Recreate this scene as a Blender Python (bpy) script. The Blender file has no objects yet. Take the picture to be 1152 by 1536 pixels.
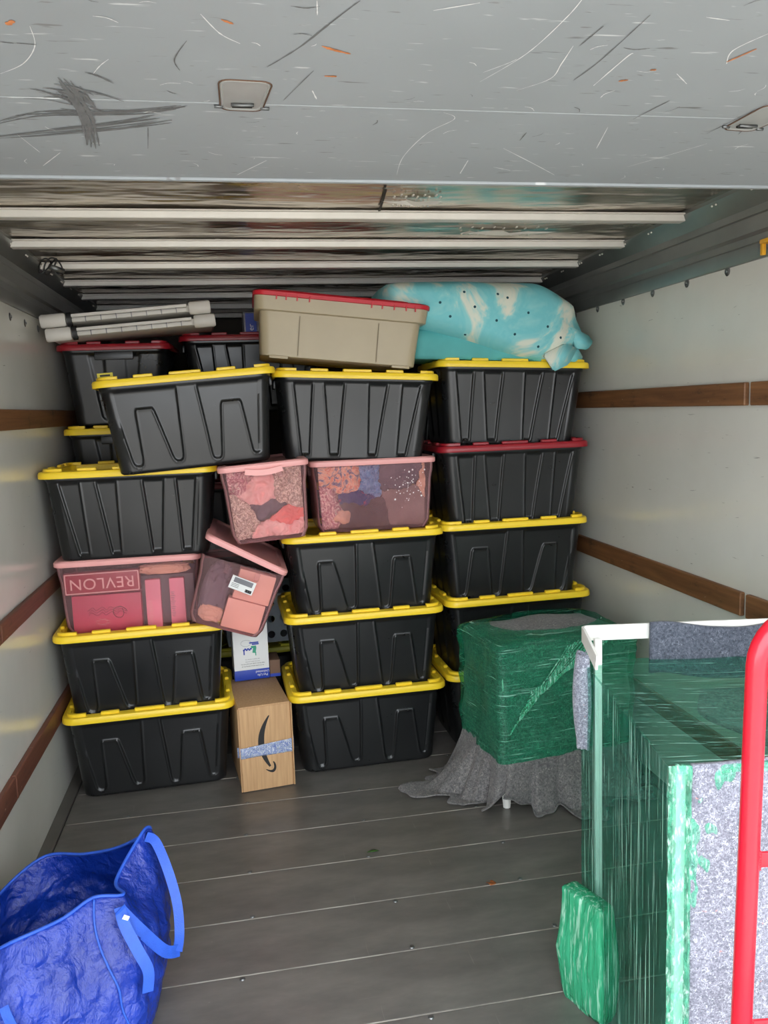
import bpy, bmesh, math, random
from mathutils import Vector, Matrix, Euler, noise
import numpy as np
random.seed(7)
sc = bpy.context.scene
C = bpy.data.collections.new('scene'); sc.collection.children.link(C)
PI = math.pi; rd = math.radians

# ------------------------------------------------------------------ camera
cam_d = bpy.data.cameras.new('camera'); cam = bpy.data.objects.new('camera', cam_d); C.objects.link(cam)
YAW, PITCH, ROLL = math.radians(10.04), math.radians(7.315), math.radians(2.016)
fw = Vector((math.sin(YAW)*math.cos(PITCH), math.cos(YAW)*math.cos(PITCH), -math.sin(PITCH)))
rt = Vector((math.cos(YAW), -math.sin(YAW), 0)); up = rt.cross(fw)
R_ = rt*math.cos(ROLL) - up*math.sin(ROLL); U_ = up*math.cos(ROLL) + rt*math.sin(ROLL)
m = Matrix((R_, U_, -fw)).transposed().to_4x4(); m.translation = (0.764, 0, 1.508)
cam.matrix_world = m
cam_d.sensor_fit = 'VERTICAL'; cam_d.sensor_height = 36; cam_d.lens = 36*1215.5/1536
cam_d.clip_start = .05; cam_d.clip_end = 400
sc.camera = cam

# ------------------------------------------------------------------ world, sun, exposure
w = bpy.data.worlds.new('world'); sc.world = w; w.use_nodes = True
bg = w.node_tree.nodes['Background']; bg.inputs[0].default_value = (.90, .95, 1, 1); bg.inputs[1].default_value = 3.2
sd = bpy.data.lights.new('sun', 'SUN'); sd.energy = 6; sd.angle = math.radians(4); sd.color = (1, .95, .88)
so = bpy.data.objects.new('sun', sd); C.objects.link(so); so.rotation_euler = (math.radians(-12), math.radians(42), 0)
sc.view_settings.view_transform = 'Standard'; sc.view_settings.look = 'None'
sc.view_settings.gamma = 1; sc.view_settings.use_curve_mapping = False
sc.view_settings.exposure = 1.05
sc.cycles.max_bounces = 10; sc.cycles.diffuse_bounces = 6; sc.cycles.transparent_max_bounces = 24

# ------------------------------------------------------------------ material helpers
def lin(c):
    return tuple(((v/255)/12.92 if v/255 <= .04045 else ((v/255+.055)/1.055)**2.4) for v in c)
def rgba(c): return (*lin(c), 1)
def new_mat(name):
    mt = bpy.data.materials.new(name); mt.use_nodes = True
    return mt, mt.node_tree, mt.node_tree.nodes['Principled BSDF']
def N(nt, kind, **kw):
    n = nt.nodes.new(kind)
    for k, v in kw.items():
        if k in n.inputs: n.inputs[k].default_value = v
        else: setattr(n, k, v)
    return n
def coords(nt, scale=(1, 1, 1), rot=(0, 0, 0)):
    t = N(nt, 'ShaderNodeTexCoord'); mp = N(nt, 'ShaderNodeMapping')
    mp.inputs['Scale'].default_value = scale; mp.inputs['Rotation'].default_value = rot
    nt.links.new(t.outputs['Object'], mp.inputs[0]); return mp.outputs[0]
def ramp(nt, fac, stops):
    r = N(nt, 'ShaderNodeValToRGB'); e = r.color_ramp.elements
    while len(e) < len(stops): e.new(.5)
    for i, (p, c) in enumerate(stops): e[i].position = p; e[i].color = c if len(c) == 4 else (*c, 1)
    nt.links.new(fac, r.inputs[0]); return r.outputs[0]
def mix(nt, fac, a, b):
    mx = N(nt, 'ShaderNodeMix', data_type='RGBA')
    for s, v in ((0, fac), (6, a), (7, b)):
        if isinstance(v, (tuple, float, int)): mx.inputs[s].default_value = v
        else: nt.links.new(v, mx.inputs[s])
    return mx.outputs[2]
def noise_fac(nt, vec, scale, detail=4, rough=.55, dist=0):
    n = N(nt, 'ShaderNodeTexNoise'); n.inputs['Scale'].default_value = scale; n.inputs['Detail'].default_value = detail
    n.inputs['Roughness'].default_value = rough; n.inputs['Distortion'].default_value = dist
    nt.links.new(vec, n.inputs['Vector']); return n.outputs['Fac']
def bump(nt, b, h, strength=.3, dist=.01):
    bp = N(nt, 'ShaderNodeBump'); bp.inputs['Strength'].default_value = strength; bp.inputs['Distance'].default_value = dist
    nt.links.new(h, bp.inputs['Height']); nt.links.new(bp.outputs[0], b.inputs['Normal'])
W4, K4 = (1, 1, 1, 1), (0, 0, 0, 1)

def plain(name, col, rough=.5, metal=0, var=.12, scale=8, bmp=0, bscale=60, spec=.5):
    mt, nt, b = new_mat(name); v = coords(nt)
    f = noise_fac(nt, v, scale)
    a = rgba(col); d = tuple(x*(1-var) for x in a[:3])+(1,); l = tuple(min(1, x*(1+var)) for x in a[:3])+(1,)
    nt.links.new(ramp(nt, f, [(.3, d), (.7, l)]), b.inputs['Base Color'])
    b.inputs['Roughness'].default_value = rough; b.inputs['Metallic'].default_value = metal
    b.inputs['Specular IOR Level'].default_value = spec
    if bmp: bump(nt, b, noise_fac(nt, v, bscale), bmp, .004)
    return mt

def scuffed(name, col, rough, metal=0, axis=2, amount=.64, spec=.5, var=.05, light=(215, 215, 210), stretch=(1, 1, 1)):
    """painted sheet with blotches, thin scratches and dark scuffs"""
    mt, nt, b = new_mat(name); v = coords(nt)
    base = rgba(col); f = noise_fac(nt, v, 1.6, 5)
    d = tuple(x*(1-var*2) for x in base[:3])+(1,); l = tuple(min(1, x*(1+var)) for x in base[:3])+(1,)
    c = ramp(nt, f, [(.3, d), (.7, l)])
    for ang, sc2, col2, th in ((.55, (9, 70), light, amount), (-.45, (8, 60), (100, 97, 94), amount+.01), (1.35, (11, 60), light, amount+.02), (2.2, (16, 90), (120, 118, 115), amount+.01)):
        sc_ = (sc2[0], sc2[1], 1) if axis == 2 else (1, sc2[0], sc2[1]); rot = (0, 0, ang) if axis == 2 else (ang, 0, 0)
        v2 = coords(nt, sc_, rot); f2 = noise_fac(nt, v2, 1, 3, .6, .3)
        c = mix(nt, ramp(nt, f2, [(th, K4), (th+.05, (.7, .7, .7, 1))]), c, rgba(col2))
    f3 = noise_fac(nt, coords(nt, (9, 9, 16)), 2.2, 6, .7)
    c = mix(nt, ramp(nt, f3, [(.70, K4), (.76, (.6, .6, .6, 1))]), c, rgba((90, 86, 82)))
    nt.links.new(c, b.inputs['Base Color'])
    nt.links.new(ramp(nt, f, [(.3, (rough*.8,)*3), (.7, (min(1, rough*1.2),)*3)]), b.inputs['Roughness'])
    b.inputs['Metallic'].default_value = metal; b.inputs['Specular IOR Level'].default_value = spec
    bump(nt, b, noise_fac(nt, v, 6, 3), .05, .01)
    return mt

M = {}
M['wall'] = scuffed('white_panel', (214, 213, 204), .2, spec=.75, amount=.70, axis=0)
M['door'] = scuffed('grey_door_paint', (163, 169, 173), .5, amount=.665, light=(225, 228, 228))
M['galv'] = plain('galvanised_rail', (150, 152, 150), .38, .75, .10, 5)
M['roofpost'] = plain('roof_bow_paint', (226, 222, 214), .42, .15, .06, 9)
M['rivet'] = plain('rivet_metal', (120, 122, 122), .4, .8)
M['dark'] = plain('dark_plastic', (22, 22, 23), .5)
M['white_plastic'] = plain('white_enamel', (232, 230, 224), .35, 0, .04)
M['white_mark'] = plain('white_scratch', (232, 233, 232), .7, 0, .05)
M['dark_mark'] = plain('dark_scuff', (112, 112, 112), .7, 0, .2)
M['soft_smear'] = plain('soft_smear', (118, 119, 120), .7, 0, .12, 30)
M['orange_mark'] = plain('orange_scrape', (205, 130, 80), .6, 0, .3, 60)
M['yellow'] = plain('yellow_lid', (252, 214, 48), .38, 0, .05, 6)
M['redlid'] = plain('dark_red_lid', (150, 26, 38), .35, 0, .06)
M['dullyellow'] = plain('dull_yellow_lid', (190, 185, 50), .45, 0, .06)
M['brightred'] = plain('bright_red_lid', (196, 32, 46), .35, 0, .06)
M['tan'] = plain('tan_plastic', (172, 158, 130), .42, 0, .04, 5)
M['pinklid'] = plain('pink_lid', (240, 172, 168), .35, 0, .04)
M['reddolly'] = plain('red_enamel', (200, 28, 46), .22, 0, .07, 12, .05, 20)
M['greyplastic'] = plain('grey_plastic', (206, 202, 194), .45, 0, .06)
M['basket'] = plain('basket_plastic', (150, 158, 164), .45, 0, .05)
M['label'] = plain('paper_label', (228, 228, 226), .6, 0, .03)
M['blueprint'] = plain('blue_print', (32, 62, 165), .45, 0, .05)
M['greenprint'] = plain('green_print', (60, 160, 130), .5, 0, .05)
M['ink'] = plain('black_ink', (32, 30, 30), .6, 0, .05)
M['greyink'] = plain('grey_ink', (120, 120, 125), .6)
M['maroon'] = plain('maroon_card', (165, 42, 64), .4, 0, .05)
M['rosecard'] = plain('rose_card', (206, 62, 98), .4, 0, .08, 3)
M['palepink'] = plain('pale_pink_print', (240, 190, 185), .5, 0, .05)
M['pinkcard'] = plain('pink_card', (246, 146, 168), .45, 0, .12, 9)
M['salmon'] = plain('salmon_card', (246, 182, 162), .5, 0, .06, 3)
M['greycard'] = plain('grey_cardboard', (120, 112, 118), .6, 0, .1, 4)
M['leaf'] = plain('green_leaf', (50, 90, 30), .5)
M['driedleaf'] = plain('brown_leaf', (150, 85, 40), .6)
M['strap'] = plain('blue_webbing', (38, 84, 190), .55, 0, .1, 40, .3, 300)
M['concrete'] = plain('concrete', (150, 146, 140), .9, 0, .1, 2)

def m_black():
    mt, nt, b = new_mat('black_tote_plastic'); v = coords(nt)
    f = noise_fac(nt, v, 5, 5)
    nt.links.new(ramp(nt, f, [(.3, rgba((23, 24, 25))), (.75, rgba((29, 30, 31)))]), b.inputs['Base Color'])
    s = noise_fac(nt, coords(nt, (6, 6, 6), (.2, .3, .6)), 1.5, 5, .7)
    nt.links.new(ramp(nt, s, [(.35, (.27,)*3), (.7, (.34,)*3)]), b.inputs['Roughness'])
    return mt
M['black'] = m_black()

def m_ceiling():
    mt, nt, b = new_mat('mill_finish_roof_sheet'); v = coords(nt)
    f = noise_fac(nt, coords(nt, (1.2, 5, 1)), 2, 4, .6, .6)
    c = ramp(nt, f, [(.3, rgba((168, 156, 142))), (.62, rgba((226, 218, 206)))])
    f2 = noise_fac(nt, coords(nt, (2, 6, 1)), 3.2, 5, .6)
    c = mix(nt, ramp(nt, f2, [(.62, K4), (.72, (.5,)*3)]), c, rgba((100, 92, 80)))
    nt.links.new(c, b.inputs['Base Color']); b.inputs['Metallic'].default_value = .95
    nt.links.new(ramp(nt, f, [(.3, (.16,)*3), (.7, (.30,)*3)]), b.inputs['Roughness'])
    bump(nt, b, noise_fac(nt, coords(nt, (1.4, 4, 1)), 2.2, 2), .5, .03); return mt
M['ceil'] = m_ceiling()

def m_floor():
    mt, nt, b = new_mat('dark_floor_board'); v = coords(nt)
    f = noise_fac(nt, coords(nt, (1, 3, 1)), 3, 7, .65)
    c = ramp(nt, f, [(.25, rgba((92, 89, 86))), (.55, rgba((118, 114, 109))), (.8, rgba((136, 131, 125)))])
    g = noise_fac(nt, coords(nt, (1.2, 70, 1), (0, 0, .9)), 2.2, 3, .6, .3)
    c = mix(nt, ramp(nt, g, [(.70, K4), (.74, (.45,)*3)]), c, rgba((140, 136, 130)))
    g2 = noise_fac(nt, coords(nt, (60, 2, 1), (0, 0, .35)), 2.0, 3, .6, .3)
    c = mix(nt, ramp(nt, g2, [(.71, K4), (.74, (.4,)*3)]), c, rgba((140, 136, 130)))
    g3 = noise_fac(nt, v, 38, 3, .7)
    c = mix(nt, ramp(nt, g3, [(.72, K4), (.75, (.5,)*3)]), c, rgba((150, 147, 140)))
    nt.links.new(c, b.inputs['Base Color'])
    nt.links.new(ramp(nt, noise_fac(nt, v, 2.2, 6, .7), [(.3, (.24,)*3), (.7, (.50,)*3)]), b.inputs['Roughness'])
    b.inputs['Metallic'].default_value = .2; b.inputs['Specular IOR Level'].default_value = .6
    bump(nt, b, noise_fac(nt, v, 26, 5), .08, .004); return mt
M['floor'] = m_floor()

def m_wood(name, dark, light):
    mt, nt, b = new_mat(name)
    f = noise_fac(nt, coords(nt, (40, 1.4, 30)), 1.3, 6, .65, .4)
    c = ramp(nt, f, [(.25, rgba(dark)), (.7, rgba(light))])
    f2 = noise_fac(nt, coords(nt, (1, 3.5, 8)), 2.4, 5, .7)
    c = mix(nt, ramp(nt, f2, [(.56, K4), (.70, (.75,)*3)]), c, rgba((52, 38, 28)))
    f3 = noise_fac(nt, coords(nt, (1, 14, 22), (.4, 0, 0)), 2.4, 4, .6)
    c = mix(nt, ramp(nt, f3, [(.69, K4), (.73, (.6,)*3)]), c, rgba((190, 175, 155)))
    nt.links.new(c, b.inputs['Base Color']); b.inputs['Roughness'].default_value = .5
    bump(nt, b, f, .35, .004); return mt
M['wood'] = m_wood('worn_wood_slat', (92, 58, 36), (142, 98, 62))
M['wood_red'] = m_wood('red_brown_wood_slat', (84, 46, 36), (122, 76, 58))

def m_card():
    mt, nt, b = new_mat('kraft_cardboard'); f = noise_fac(nt, coords(nt, (60, 60, 3)), 2, 4)
    nt.links.new(ramp(nt, f, [(.3, rgba((184, 144, 102))), (.7, rgba((204, 164, 120)))]), b.inputs['Base Color'])
    b.inputs['Roughness'].default_value = .75; bump(nt, b, f, .15, .002); return mt
M['card'] = m_card()

def m_felt(name, c0, c1, fib, sc_=1.0, s=.02, fleck=None):
    mt, nt, b = new_mat(name); v = coords(nt)
    f = noise_fac(nt, v, 130*sc_, 3, .7)
    f0 = noise_fac(nt, v, 9*sc_, 3, .6)
    c = ramp(nt, f, [(.35, rgba(c0)), (.65, rgba(c1))])
    c = mix(nt, ramp(nt, f0, [(.35, (.35,)*3), (.65, K4)]), c, rgba(c0))
    for k, (q, am) in enumerate(((70, .8), (110, .7))):
        n = noise_fac(nt, coords(nt, (1, 1, 1), (k, k*2, .3)), q*sc_, 1, .5, 1.2)
        band = ramp(nt, n, [(.5-s, K4), (.5, (am,)*3), (.5+s, K4)])
        gate = noise_fac(nt, coords(nt, (1, 1, 1), (0, k, 2)), q*.7*sc_, 1)
        g = N(nt, 'ShaderNodeMix', data_type='RGBA', blend_type='MULTIPLY'); g.inputs[0].default_value = 1
        nt.links.new(band, g.inputs[6]); nt.links.new(ramp(nt, gate, [(.48, K4), (.55, W4)]), g.inputs[7])
        c = mix(nt, g.outputs[2], c, rgba(fib))
    if fleck:
        n = noise_fac(nt, v, 60, 2)
        c = mix(nt, ramp(nt, n, [(.72, K4), (.75, (.5,)*3)]), c, rgba(fleck))
    nt.links.new(c, b.inputs['Base Color']); b.inputs['Roughness'].default_value = .95
    b.inputs['Specular IOR Level'].default_value = .15; b.inputs['Sheen Weight'].default_value = .2
    bump(nt, b, f, .6, .004); return mt
M['felt_light'] = m_felt('blue_grey_felt', (96, 98, 110), (150, 152, 166), (205, 208, 220), 1.9, .05, (190, 130, 120))
M['felt_dark'] = m_felt('charcoal_felt', (84, 83, 84), (130, 127, 126), (176, 170, 162), 1.0, .02)
M['felt_rim'] = m_felt('slate_felt', (58, 62, 72), (96, 100, 112), (128, 132, 144), 1.0, .02)

def m_film(name, scale, rot=(0, 0, 0), lo=.12, hi=.75, tint=(.30, .78, .60), base=(20, 142, 104), white=(190, 240, 222), streak=.60, soft=.07, bs=.8):
    """stretched green wrap: clear tinted film with milky drawn strands, their highlights put in as pale streaks"""
    mt, nt, b = new_mat(name)
    v = coords(nt, scale, rot); f = noise_fac(nt, v, 1, 4, .65, .25)
    g = noise_fac(nt, coords(nt, tuple(q*1.7 for q in scale), rot), 1, 3, .6, .2)
    big = noise_fac(nt, coords(nt), 5, 3)
    c = mix(nt, ramp(nt, g, [(streak, K4), (streak+soft, W4)]), rgba(base), rgba(white))  # pale streaks paint the highlights of the milky wrinkles into the base colour
    nt.links.new(c, b.inputs['Base Color']); b.inputs['Roughness'].default_value = .22
    b.inputs['Specular IOR Level'].default_value = .7
    bump(nt, b, f, bs, .01)
    tr = N(nt, 'ShaderNodeBsdfTransparent'); tr.inputs[0].default_value = (*tint, 1)
    m1 = ramp(nt, f, [(.32, (lo,)*3), (.72, (hi,)*3)])
    m2 = ramp(nt, g, [(streak-.02, K4), (streak+soft, (.7,)*3)])
    mx = N(nt, 'ShaderNodeMath', operation='MAXIMUM'); nt.links.new(m1, mx.inputs[0]); nt.links.new(m2, mx.inputs[1])
    ad = N(nt, 'ShaderNodeMath', operation='MULTIPLY_ADD'); ad.inputs[1].default_value = .5; ad.inputs[2].default_value = -.25
    nt.links.new(big, ad.inputs[0]); a2 = N(nt, 'ShaderNodeMath', operation='ADD'); a2.use_clamp = True
    nt.links.new(mx.outputs[0], a2.inputs[0]); nt.links.new(ad.outputs[0], a2.inputs[1])
    ms = N(nt, 'ShaderNodeMixShader'); nt.links.new(a2.outputs[0], ms.inputs[0])
    nt.links.new(tr.outputs[0], ms.inputs[1]); nt.links.new(b.outputs[0], ms.inputs[2])
    nt.links.new(ms.outputs[0], nt.nodes['Material Output'].inputs[0]); return mt
M['film_h'] = m_film('green_film_horizontal', (3.5, 3.5, 170), rot=(.04, .03, 0), lo=.12, hi=.50, tint=(.42, .82, .66), base=(34, 150, 112), streak=.57, soft=.14, bs=.45)
M['film_top'] = m_film('green_film_top', (2.5, 130, 130), lo=.05, hi=.45, tint=(.58, .82, .73), base=(70, 140, 120), streak=.60)
M['film_plain'] = m_film('green_film_plain', (3, 3, 3), lo=.03, hi=.12, tint=(.72, .90, .83), base=(60, 150, 120), streak=.9)
M['film_v'] = m_film('green_film_vertical', (110, 110, 2.5), lo=.05, hi=.45, tint=(.60, .84, .77), base=(50, 140, 118), streak=.565)
M['film_crumple'] = m_film('green_film_crumpled', (95, 95, 24), rot=(0, .5, 0), lo=.12, hi=.65, tint=(.70, .95, .86), base=(96, 200, 162), white=(212, 246, 232), streak=.50, soft=.2)
M['film_solid'] = m_film('green_film_layered', (60, 60, 5), rot=(.25, .1, 0), lo=.55, hi=.95, base=(62, 176, 130), white=(180, 235, 208), streak=.54, soft=.14)

def m_clear(name, tint, base, fac, rough=.18):
    mt, nt, b = new_mat(name)
    b.inputs['Base Color'].default_value = rgba(base); b.inputs['Roughness'].default_value = rough
    tr = N(nt, 'ShaderNodeBsdfTransparent'); tr.inputs[0].default_value = (*tint, 1)
    fr = N(nt, 'ShaderNodeFresnel', IOR=1.35); big = noise_fac(nt, coords(nt), 6, 3)
    ad = N(nt, 'ShaderNodeMath', operation='ADD'); nt.links.new(fr.outputs[0], ad.inputs[0])
    rr = ramp(nt, big, [(.3, (fac*.6,)*3), (.7, (fac*1.3,)*3)]); nt.links.new(rr, ad.inputs[1]); ad.use_clamp = True
    ms = N(nt, 'ShaderNodeMixShader'); nt.links.new(ad.outputs[0], ms.inputs[0])
    nt.links.new(tr.outputs[0], ms.inputs[1]); nt.links.new(b.outputs[0], ms.inputs[2])
    nt.links.new(ms.outputs[0], nt.nodes['Material Output'].inputs[0]); return mt
M['clearpink'] = m_clear('clear_rose_plastic', (.985, .93, .93), (205, 165, 168), .09)
M['clearfilm'] = m_clear('clear_film', (.9, .9, .92), (200, 200, 210), .25)

def m_pattern(name, cols, scale, dist=1.5, rough=.8):
    mt, nt, b = new_mat(name); f = noise_fac(nt, coords(nt), scale, 4, .6, dist)
    k = len(cols); nt.links.new(ramp(nt, f, [(.28+.44*i/(k-1), rgba(c)) for i, c in enumerate(cols)]), b.inputs['Base Color'])
    b.inputs['Roughness'].default_value = rough; bump(nt, b, noise_fac(nt, coords(nt), 40, 3), .3, .004); return mt
M['floral'] = m_pattern('floral_cloth', [(250, 195, 188), (240, 200, 192), (170, 90, 112), (252, 212, 202), (120, 140, 120)], 30)
M['lace'] = m_pattern('lace_cloth', [(235, 212, 194), (150, 120, 112), (248, 226, 208), (160, 132, 122)], 45, 2.5)
M['greycloth'] = m_pattern('grey_cloth', [(88, 76, 88), (124, 108, 118)], 8)
M['coral'] = m_pattern('coral_cloth', [(235, 110, 105), (250, 150, 140)], 8)
M['rosecloth'] = m_pattern('rose_cloth', [(242, 178, 174), (252, 206, 198)], 12)
M['swirl'] = m_pattern('swirl_cloth', [(235, 160, 130), (90, 110, 150), (245, 190, 160), (225, 130, 110), (240, 200, 180)], 9, 4)
M['bluecloth'] = m_pattern('blue_cloth', [(50, 80, 130), (130, 165, 205), (60, 90, 150)], 16, 3)
M['navy'] = m_pattern('navy_print_cloth', [(40, 45, 100), (48, 55, 112), (48, 55, 112), (200, 60, 70)], 30, .3)
M['brown'] = m_pattern('dark_brown_cloth', [(62, 42, 46), (84, 60, 62)], 7)
M['taupe'] = m_pattern('taupe_cloth', [(124, 98, 96), (150, 122, 118)], 7)
M['foam'] = m_pattern('marbled_foam', [(112, 200, 208), (130, 207, 212), (122, 204, 210), (146, 212, 213), (218, 226, 211), (228, 229, 213), (206, 222, 210)], 2.8, 1.8, .75)
M['wrapfilm'] = m_pattern('wrinkled_tape', [(60, 60, 66), (190, 200, 205), (90, 110, 175), (215, 220, 225), (60, 62, 76)], 22, 6, .12)
M['softbeige'] = m_pattern('beige_cloth', [(220, 165, 140), (242, 190, 165)], 12)

def m_bag():
    mt, nt, b = new_mat('blue_woven_tarp'); v = coords(nt)
    f = noise_fac(nt, v, 6, 4)
    nt.links.new(ramp(nt, f, [(.3, rgba((10, 36, 122))), (.7, rgba((20, 56, 165)))]), b.inputs['Base Color'])
    b.inputs['Roughness'].default_value = .24; b.inputs['Specular IOR Level'].default_value = .6
    vo = N(nt, 'ShaderNodeTexVoronoi', feature='DISTANCE_TO_EDGE'); vo.inputs['Scale'].default_value = 16
    nz = N(nt, 'ShaderNodeTexNoise'); nz.inputs['Scale'].default_value = 9; nt.links.new(v, nz.inputs['Vector'])
    va = N(nt, 'ShaderNodeVectorMath', operation='MULTIPLY_ADD'); va.inputs[1].default_value = (.25, .25, .25)
    nt.links.new(nz.outputs['Color'], va.inputs[0]); nt.links.new(v, va.inputs[2]); nt.links.new(va.outputs[0], vo.inputs['Vector'])
    ht = N(nt, 'ShaderNodeMath', operation='MULTIPLY_ADD'); ht.inputs[1].default_value = .35
    nt.links.new(vo.outputs['Distance'], ht.inputs[0]); nt.links.new(noise_fac(nt, coords(nt, (1.3, 1.3, .8), (.3, .2, 0)), 12, 8, .62, .25), ht.inputs[2])
    bump(nt, b, ht.outputs[0], .8, .022); return mt
M['bag'] = m_bag()

# ------------------------------------------------------------------ mesh helpers
def link(name, me, parent=None, loc=None, rot=None):
    o = bpy.data.objects.new(name, me); C.objects.link(o)
    if parent is not None: o.parent = parent
    if loc is not None: o.location = loc
    if rot is not None: o.rotation_euler = rot
    return o
def mesh(name, verts, faces, mats, smooth=False, auto=None, fm=None):
    me = bpy.data.meshes.new(name); me.from_pydata([tuple(map(float, v)) for v in verts], [], faces)
    for x in (mats if isinstance(mats, (list, tuple)) else [mats]): me.materials.append(M[x] if isinstance(x, str) else x)
    if fm is not None:
        for p, i in zip(me.polygons, fm): p.material_index = i
    me.validate()
    bm = bmesh.new(); bm.from_mesh(me); bmesh.ops.recalc_face_normals(bm, faces=bm.faces); bm.to_mesh(me); bm.free()
    if smooth or auto: me.shade_smooth()
    if auto: me.set_sharp_from_angle(angle=math.radians(auto))
    return me
def tag(o, label=None, cat=None, group=None, kind=None):
    for k, v in (('label', label), ('category', cat), ('group', group), ('kind', kind)):
        if v: o[k] = v
    return o
def empty(name, loc, rot=(0, 0, 0), label=None, cat=None, group=None):
    o = bpy.data.objects.new(name, None); o.empty_display_size = .05; C.objects.link(o); o.location = loc; o.rotation_euler = rot
    return tag(o, label, cat, group)
def loft(rings, cap0=False, cap1=False, closed=True):
    v = []; f = []; n = len(rings[0])
    for r in rings: v += [tuple(p) for p in r]
    for i in range(len(rings)-1):
        for j in range(n if closed else n-1):
            a = i*n+j; b = i*n+(j+1) % n; f.append((a, b, b+n, a+n))
    if cap0: f.append(tuple(range(n))[::-1])
    if cap1: f.append(tuple(range((len(rings)-1)*n, len(rings)*n)))
    return v, f
def rrect(hx, hy, r, nc=5, nf=1, ns=1, nb=1):
    """rounded rectangle starting at the front-left, ccw; nf/ns/nb edge samples"""
    r = min(r, hx*.99, hy*.99); p = []
    def edge(a, b, k):
        for i in range(k): t = i/k; p.append((a[0]+(b[0]-a[0])*t, a[1]+(b[1]-a[1])*t))
    def corner(cx, cy, a0):
        for i in range(nc): a = a0+PI/2*i/nc; p.append((cx+r*math.cos(a), cy+r*math.sin(a)))
    edge((-hx+r, -hy), (hx-r, -hy), nf); corner(hx-r, -hy+r, -PI/2)
    edge((hx, -hy+r), (hx, hy-r), ns); corner(hx-r, hy-r, 0)
    edge((hx-r, hy), (-hx+r, hy), nb); corner(-hx+r, hy-r, PI/2)
    edge((-hx, hy-r), (-hx, -hy+r), ns); corner(-hx+r, -hy+r, PI)
    return p
def bm_box(bm, size, loc=(0, 0, 0), rot=(0, 0, 0), bev=0, seg=2):
    mx = Matrix.Translation(loc) @ Euler(rot).to_matrix().to_4x4() @ Matrix.Diagonal((*size, 1))
    r = bmesh.ops.create_cube(bm, size=1, matrix=mx)
    if bev:
        es = list({e for v in r['verts'] for e in v.link_edges})
        bmesh.ops.bevel(bm, geom=es, offset=bev, segments=seg, affect='EDGES', profile=.6)
def bm_mesh(name, bm, mat, auto=35):
    me = bpy.data.meshes.new(name); bm.to_mesh(me); bm.free(); me.materials.append(M[mat] if isinstance(mat, str) else mat)
    me.shade_smooth(); me.set_sharp_from_angle(angle=math.radians(auto)); return me
def box(name, size, loc, mat, parent=None, rot=(0, 0, 0), bev=0):
    bm = bmesh.new(); bm_box(bm, size, (0, 0, 0), (0, 0, 0), bev); return link(name, bm_mesh(name, bm, mat), parent, loc, rot)
def catmull(pts, k=8, closed=False):
    P = [Vector(p) for p in pts]; out = []; n = len(P)
    for i in range(n if closed else n-1):
        p0, p1, p2, p3 = (P[(i-1) % n], P[i], P[(i+1) % n], P[(i+2) % n]) if closed else (P[max(0, i-1)], P[i], P[i+1], P[min(n-1, i+2)])
        for j in range(k):
            t = j/k; out.append(.5*((2*p1)+(p2-p0)*t+(2*p0-5*p1+4*p2-p3)*t*t+(3*p1-p0-3*p2+p3)*t**3))
    if not closed: out.append(P[-1])
    return out
def sweep(name, pts, prof, mat, up0=(0, 0, 1), closed=False, auto=None):
    """sweep a closed 2-D profile along points, profile x = side, y = up"""
    rings = []; n = len(pts); side_prev = None
    for i, p in enumerate(pts):
        a = pts[(i-1) % n] if closed else pts[max(0, i-1)]; b = pts[(i+1) % n] if closed else pts[min(n-1, i+1)]
        t = (Vector(b)-Vector(a)).normalized()
        u = up0[i] if isinstance(up0, list) else Vector(up0)
        s = t.cross(Vector(u))
        if s.length < 1e-3: s = side_prev or t.orthogonal()
        s.normalize()
        if side_prev is not None and s.dot(side_prev) < 0 and not isinstance(up0, list): s = -s
        side_prev = s; u2 = s.cross(t).normalized()
        rings.append([Vector(p)+s*x+u2*y for x, y in prof])
    if closed: rings.append(rings[0])
    v, f = loft(rings, not closed, not closed)
    return mesh(name, v, f, mat, smooth=auto is None, auto=auto)
def circ(r, n=12): return [(r*math.cos(2*PI*i/n), r*math.sin(2*PI*i/n)) for i in range(n)]
def strip(name, pts, width, thick, mat, parent=None, nrm=(0, 0, 1)):
    me = sweep(name, pts, [(-width/2, -thick/2), (width/2, -thick/2), (width/2, thick/2), (-width/2, thick/2)], mat, nrm, auto=40)
    return link(name, me, parent)
def text_obj(name, body, size, mat, parent, loc, rot, extrude=.0004, sx=1, align='CENTER', spacing=1.0):
    cu = bpy.data.curves.new(name, 'FONT'); cu.body = body; cu.size = size; cu.extrude = extrude; cu.align_x = align
    cu.align_y = 'CENTER'; cu.space_character = spacing
    o = bpy.data.objects.new('tmp', cu); C.objects.link(o)
    bpy.context.view_layer.update()
    me = bpy.data.meshes.new_from_object(o.evaluated_get(bpy.context.evaluated_depsgraph_get()))
    bpy.data.objects.remove(o); me.materials.clear(); me.materials.append(M[mat])
    t = link(name, me, parent, loc, rot); t.scale = (sx, 1, 1); return t
def nz(v, s, seed=0): return noise.noise(Vector((v[0]*s+seed, v[1]*s+seed*1.7, v[2]*s-seed)))

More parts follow.
